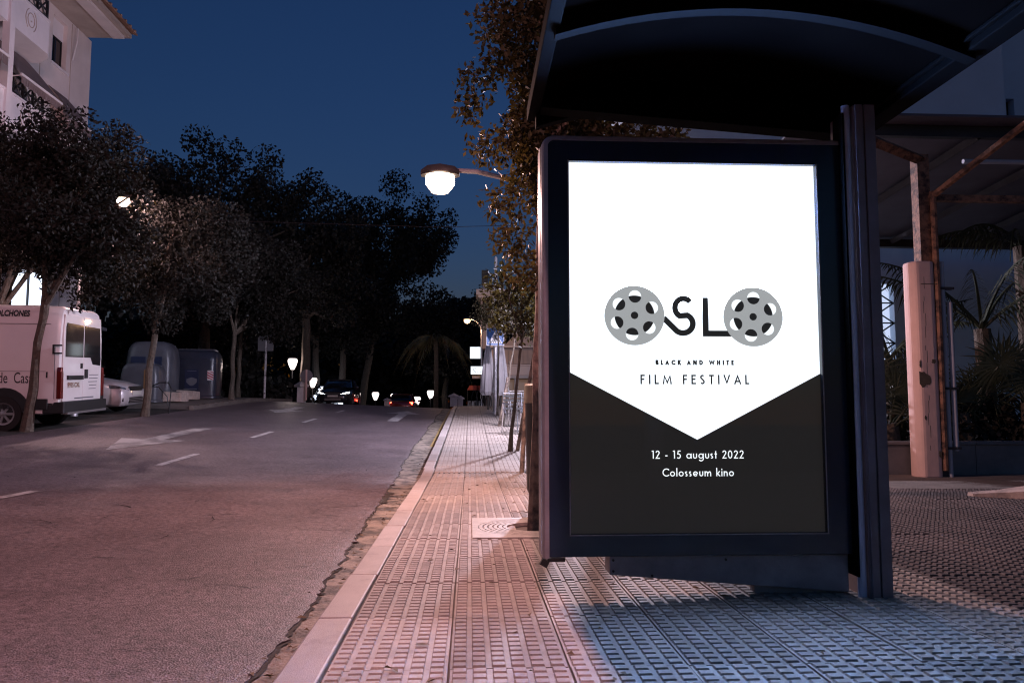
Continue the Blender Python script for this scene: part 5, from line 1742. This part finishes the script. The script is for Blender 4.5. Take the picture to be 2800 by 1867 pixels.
for nm, x0, x1, z0, z1 in (('square', -.02, .50, 3.22, 3.80), ('script', .02, .60, 2.46, 2.86)):
    mb = MB()
    mb.b2(x0, x1, 37.94, 38.1, z0, z1)
    t = mb.build('lit_sign', M['trim'], rs, world=True, bevel=.02)
    mb = MB()
    mb.b2(x0 + .01, x1 - .01, 37.93, 37.938, z0 + .01, z1 - .01)
    mb.v = [(p[0] - rs.location.x, p[1] - rs.location.y, p[2] - rs.location.z) for p in mb.v]
    f_ = mb.build('lit_face', E_SIGN, t)
    if nm == 'script':
        mb = MB()
        pts = [(x0 + .2 + .07 * math.cos(a), z0 + .24 + .09 * math.sin(a)) for a in [R(40 + 20 * k) for k in range(14)]] + [(x0 + .1, z0 + .12), (x0 + .22, z0 + .1), (x0 + .3, z0 + .16), (x0 + .34, z0 + .1), (x0 + .4, z0 + .16), (x0 + .46, z0 + .1), (x0 + .54, z0 + .14)]
        mb.tube([(u - rs.location.x, 37.925 - rs.location.y, v - rs.location.z) for u, v in pts], .012, 5)
        mb.build('lettering', M['lettering'], t)
mb = MB()
mb.b2(.3, .62, 38.1, 40.6, 3.45, 3.55)
mb.b2(.35, .95, 38.05, 38.1, 2.6, 2.68)
mb.build('sign_bracket', M['steel'], rs, world=True)
t = thing('small_kiosk', 'small stall with a red scalloped awning below the lit signs', 'stall', (.25, 40.2, .65))
mb = MB()
mb.loft([[(-.4, -.3, 1.1), (.4, -.3, 1.1), (.4, .3, 1.1), (-.4, .3, 1.1)], [(-.28, -.2, 1.34), (.28, -.2, 1.34), (.28, .2, 1.34), (-.28, .2, 1.34)]])
mb.build('awning', M['awnred'], t)
for s_ in (-1, 1):
    mb = MB()
    mb.tube([(s_ * .38, -.28, 0), (s_ * .38, -.28, 1.1)], .02, 5)
    mb.build('leg', M['poledark'], t)
mb = MB()
mb.b2(-.38, .38, -.25, .25, 0, .55)
mb.build('counter', M['bingrey'], t)
t = thing('hoop_fence', 'low black fence of crossing hoops before the restaurant', 'fence', (.35, 36.8, rise(36.8)))
for k in range(7):
    mb = MB()
    mb.tube([(k * .22 + .3 * (1 - math.cos(PI * q / 8)) * .5 - .3, 0, .75 * math.sin(PI * q / 8)) for q in range(9)], .02, 5)
    mb.build('hoop', M['railing'], t)

# litter bin -------------------------------------------------------------
lb = thing('litter_bin', 'dark litter bin with a pale top hung beside the tree behind the advertising panel', 'litter bin', (.635, 6.6, 0))
mb = MB()
mb.lathe([(.13, .14), (.16, .2), (.172, .9), (.176, .915)], n=18)
mb.build('body', M['binbody'], lb, smooth=True)
mb = MB()
mb.lathe([(.178, .915), (.178, 1.06), (.165, 1.075), (.15, 1.075)], n=18)
mb.build('top_band', M['bintop'], lb, smooth=True)
mb = MB()
mb.tube([(0.0, .0, 0), (0.0, .0, .16)], .03, 8)
mb.lathe([(.1, 0), (.1, .012)], n=12)
mb.build('foot', M['trim'], lb)

# ------------------------------------------------------------------ right: column, pergola, wall, building
cm = thing('concrete_column', 'pink painted column with peeling patches and pale pipes fixed to its right side', 'column', (5.7, 9.62, 0))
mb = MB()
mb.prism([(-.155, -.06), (-.095, -.15), (.11, -.15), (.155, -.11), (.155, .11), (.11, .15), (-.095, .15), (-.155, .06)], 0, 2.72, 'z')
cb = mb.build('shaft', M['pink'], cm, bevel=.035)
def blob(cx, cz, rx_, rz_, seed, y=-.1525):
    rn_ = random.Random(seed)
    pts = []
    for k in range(18):
        a = 2 * PI * k / 18
        q = rn_.uniform(.65, 1.2)
        pts.append((cx + rx_ * q * math.cos(a), cz + rz_ * q * math.sin(a)))
    pts = [(min(.125, max(-.118, p)), q) for p, q in pts]
    m_ = MB()
    m_.prism(pts, y, y + .004)
    return m_
for i, (a, b, c_, d) in enumerate([(-.07, 1.23, .09, .1), (.075, 1.45, .03, .03), (-.06, .75, .014, .03), (-.1, 1.42, .012, .05), (.11, .3, .02, .05)]):
    blob(a, b, c_, d, i).build('peeled_patch', M['peel'], cb)
mb = MB()
for k in range(14):
    z0 = .35 + k * .155
    mb.b2(-.018 + .012 * math.sin(k * 2.1), -.013 + .012 * math.sin(k * 2.1), -.1512, -.1505, z0, z0 + .15 * (1 if k % 4 else .4))
mb.b2(-.05, .16, -.156, -.15, 2.42, 2.428)
mb.build('crack', M['peel'], cb)
mb = MB()
mb.b2(.156, .23, -.1, .1, 0, 2.6)
mb.build('side_channel', M['steel'], cm)
for x, z0, z1, r_ in ((.262, .02, 2.72, .028), (.345, .34, 2.2, .033)):
    mb = MB()
    mb.tube([(x, -.1, z0), (x, -.1, z1)], r_, 10)
    mb.build('conduit_pipe', M['conduit'], cm, smooth=True)
for z_ in (.36, 1.1, 2.36):
    MB().b2(.2, .39, -.14, -.06, z_, z_ + .03).build('pipe_clip', M['steel'], cm)
pg = thing('pergola', 'rusty steel pergola frame with a dark sloping roof standing on the pink column', 'pergola', (5.75, 9.62, 2.72))
mb = MB()
mb.b2(5.715, 5.87, 9.54, 9.7, 2.72, 4.12)
mb.build('post', M['rust'], pg, world=True)
mb = MB()
mb.tube([(5.88, 9.5, .1), (5.88, 9.5, 3.62)], .04, 8)
mb.build('rusty_pipe', M['rust'], pg, world=True)
mb = MB()
mb.tube([(5.8, 9.6, 4.06), (4.85, 9.05, 4.12)], .075, 4)
mb.build('bracket_arm', M['rust'], pg, world=True)
mb = MB()
mb.tube([(5.87, 9.55, 3.55), (6.28, 8.3, 4.09), (6.6, 7.3, 4.5)], .045, 6)
mb.build('brace', M['rust'], pg, world=True)
mb = MB()
mb.b2(5.85, 11.5, 9.56, 9.66, 3.52, 3.6)
mb.build('rail', M['rust'], pg, world=True)
MB().b2(4.2, 13, 14.45, 14.6, 3.95, 4.1).build('roof_beam', M['steel'], pg, world=True)
MB().b2(4.2, 13, 9.55, 9.65, 4.36, 4.5).build('roof_beam', M['steel'], pg, world=True)
mb = MB()
mb.tube([(6.3, 9.5, 4.02), (9.2, 9.5, 4.02)], .03, 8)
mb.build('fluorescent_tube', M['conduit'], pg, world=True)
for x in (4.9, 6.6, 8.1, 9.5, 10.9):
    mb = MB()
    mb.tube([(x, 9.6, 4.4), (x, 14.5, 4.06)], .07, 4)
    mb.build('rafter', M['steel'], pg, world=True)
mb = MB()
mb.add([(4.2, 9.3, 4.53), (13, 9.3, 4.53), (13, 14.7, 4.15), (4.2, 14.7, 4.15), (4.2, 9.3, 4.56), (13, 9.3, 4.56), (13, 14.7, 4.18), (4.2, 14.7, 4.18)],
       [(0, 1, 2, 3), (4, 5, 6, 7), (0, 1, 5, 4), (1, 2, 6, 5), (2, 3, 7, 6), (3, 0, 4, 7)])
mb.build('roof_panel', M['shed'], pg, world=True)
gw = thing('slab_wall', 'low garden wall faced with grey stone slabs behind the pink column', 'wall', (7, 9.95, 0))
mb = MB()
mb.b2(4.4, 12, 9.87, 10.1, -.1, .40)
mb.build('core', M['blockdark'], gw, world=True)
xx = 4.4
k = 0
while xx < 11.5:
    w_ = (.62, .78, .7, .66)[k % 4]
    mb = MB()
    mb.b2(xx + .004, xx + w_ - .004, 9.83 + .004 * (k % 2), 9.872, 0.01, .40)
    mb.build('slab', M['slab'], gw, world=True, bevel=.004)
    mb = MB()
    mb.b2(xx + .003, xx + w_ - .003, 9.81, 10.13, .402, .44)
    mb.build('coping', M['slab'], gw, world=True, bevel=.006)
    xx += w_
    k += 1
t = thing('broken_kerb', 'broken whitewashed kerb fragment lying on the paving right of the column', 'kerb fragment', (5.6, 7.3, 0))
rn = random.Random(8)
mb = MB()
rr = []
for k in range(12):
    x = 4.95 - 5.6 + k * .13
    w_ = .05 + .02 * min(k, 5) + rn.uniform(-.015, .02)
    h_ = .02 + .02 * min(k, 4) + rn.uniform(-.008, .012)
    yc = .3 - .05 * k
    rr.append([(x, yc - w_, 0), (x, yc - w_ * .8, h_), (x, yc + w_, h_ + .01), (x, yc + w_ * 1.3, 0)])
mb.loft(rr)
mb.build('stone', M['block'], t)
MB().grid([4.6, 12], [8.3, 9.84], lambda x, y: .006 + (y - 8.3) * .012).build('side_path', mat('side_path', (.2, .17, .15), .85, var=.3, scale=3, bump=.3, bscale=60), kind='structure')
bw = thing('white_building', 'large white building turned blue by dusk behind the pergola', 'building', (9, 16, 0))
mb = MB()
WN = [(8.53, 8.93, .95, 3.5)]
ysv = None
def front(mb, y, rects, xl, xh, zl, zh, th=.25):
    xs_ = sorted({xl, xh, *[r_[0] for r_ in rects], *[r_[1] for r_ in rects]})
    zs_ = sorted({zl, zh, *[r_[2] for r_ in rects], *[r_[3] for r_ in rects]})
    for a, b in zip(xs_[:-1], xs_[1:]):
        for c_, d in zip(zs_[:-1], zs_[1:]):
            if any(r_[0] < (a + b) / 2 < r_[1] and r_[2] < (c_ + d) / 2 < r_[3] for r_ in rects):
                continue
            mb.add([(a, y, c_), (b, y, c_), (b, y, d), (a, y, d)], [(0, 1, 2, 3)])
    for (a, b, c_, d) in rects:
        mb.add([(a, y, c_), (b, y, c_), (b, y, d), (a, y, d), (a, y + th, c_), (b, y + th, c_), (b, y + th, d), (a, y + th, d)], [(0, 1, 5, 4), (1, 2, 6, 5), (2, 3, 7, 6), (3, 0, 4, 7)])
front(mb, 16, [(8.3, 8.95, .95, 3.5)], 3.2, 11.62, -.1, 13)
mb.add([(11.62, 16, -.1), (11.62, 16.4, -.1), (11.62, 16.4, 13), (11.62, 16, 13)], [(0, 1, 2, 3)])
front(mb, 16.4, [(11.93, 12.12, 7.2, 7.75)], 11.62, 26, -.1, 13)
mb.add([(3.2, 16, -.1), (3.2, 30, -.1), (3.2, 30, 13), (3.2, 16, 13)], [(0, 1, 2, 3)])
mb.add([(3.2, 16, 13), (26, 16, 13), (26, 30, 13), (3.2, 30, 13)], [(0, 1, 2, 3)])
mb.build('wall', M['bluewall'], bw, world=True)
mb = MB()
mb.b2(8.3, 8.95, 16.2, 16.24, .95, 3.5)
wn_ = mb.build('window', E_WIN, bw, world=True)
mb = MB()
L = bw.location
def loc_(p):
    return (p[0] - L.x, p[1] - L.y, p[2] - L.z)
for z_ in lins(.95, 3.5, 6):
    mb.tube([loc_((8.3, 16.02, z_)), loc_((8.95, 16.02, z_))], .016, 5)
for a, b in zip(lins(.95, 3.5, 6)[:-1], lins(.95, 3.5, 6)[1:]):
    mb.tube([loc_((8.3, 16.03, a)), loc_((8.95, 16.03, b))], .016, 5)
    mb.tube([loc_((8.95, 16.03, a)), loc_((8.3, 16.03, b))], .016, 5)
mb.build('grille', M['railing'], wn_)
mb = MB()
mb.b2(11.93, 12.12, 16.6, 16.63, 7.2, 7.75)
mb.build('window', M['glassd'], bw, world=True, label='small dark window high in the wall')

# fallen leaves and grit along the gutter and on the paving
rg = np.random.default_rng(12)
lv = []
for i in range(420):
    yy = 2.2 + 14 * rg.random() ** 1.4
    xx = (-0.64 - abs(rg.normal(0, 0.1))) if i % 3 else rg.uniform(-0.45, 1.6)
    zz = (g(xx, yy) - 0.124) if xx < -0.62 else (rise(yy) + 0.012)
    a_, l_ = rg.uniform(0, 6.28), rg.uniform(0.008, 0.03)
    ca, sa = math.cos(a_) * l_, math.sin(a_) * l_
    lv += [(xx - ca, yy - sa, zz), (xx + sa * .4, yy - ca * .4, zz + rg.uniform(0.002, 0.012)), (xx + ca, yy + sa, zz), (xx - sa * .4, yy + ca * .4, zz + rg.uniform(0.0, 0.008))]
lv = np.array(lv)
ob = bpy.data.objects.new('leaf_litter', raw_mesh('leaf_litter', lv, np.arange(len(lv)).reshape(-1, 4), mat('dry_leaf', (0.14, 0.085, 0.04), 0.8, var=0.5, scale=20)))
COL.objects.link(ob)
ob['kind'] = 'stuff'
ob['label'] = 'dry leaves and grit scattered along the gutter'

# short cracks and scars in the asphalt
rg = np.random.default_rng(31)
cm_ = MB()
for i in range(60):
    x0, y0 = rg.uniform(-5.5, -1.0), rg.uniform(2.6, 13)
    if x0 < -0.62 * y0 - 0.3:
        continue
    a_ = rg.uniform(-0.5, 0.5) + (1.57 if rg.random() < 0.3 else 0)
    n_seg = rg.integers(2, 7)
    prev = None
    w_ = rg.uniform(0.003, 0.009)
    for k in range(n_seg + 1):
        ww = w_ * (0.3 if k in (0, n_seg) else 1)
        cur = [(x0 - ww * math.sin(a_), y0 + ww, g(x0, y0) - 0.1165), (x0 + ww * math.sin(a_), y0 - ww, g(x0, y0) - 0.1165)]
        if prev:
            cm_.add(prev + cur[::-1], [(0, 1, 2, 3)])
        prev = cur
        st__ = rg.uniform(0.03, 0.09)
        x0 += st__ * math.cos(a_)
        y0 += st__ * math.sin(a_)
        a_ += rg.uniform(-0.6, 0.6)
cm_.build('crack', mat('tar_crack', (0.03, 0.026, 0.028), 0.8), road, kind='stuff')
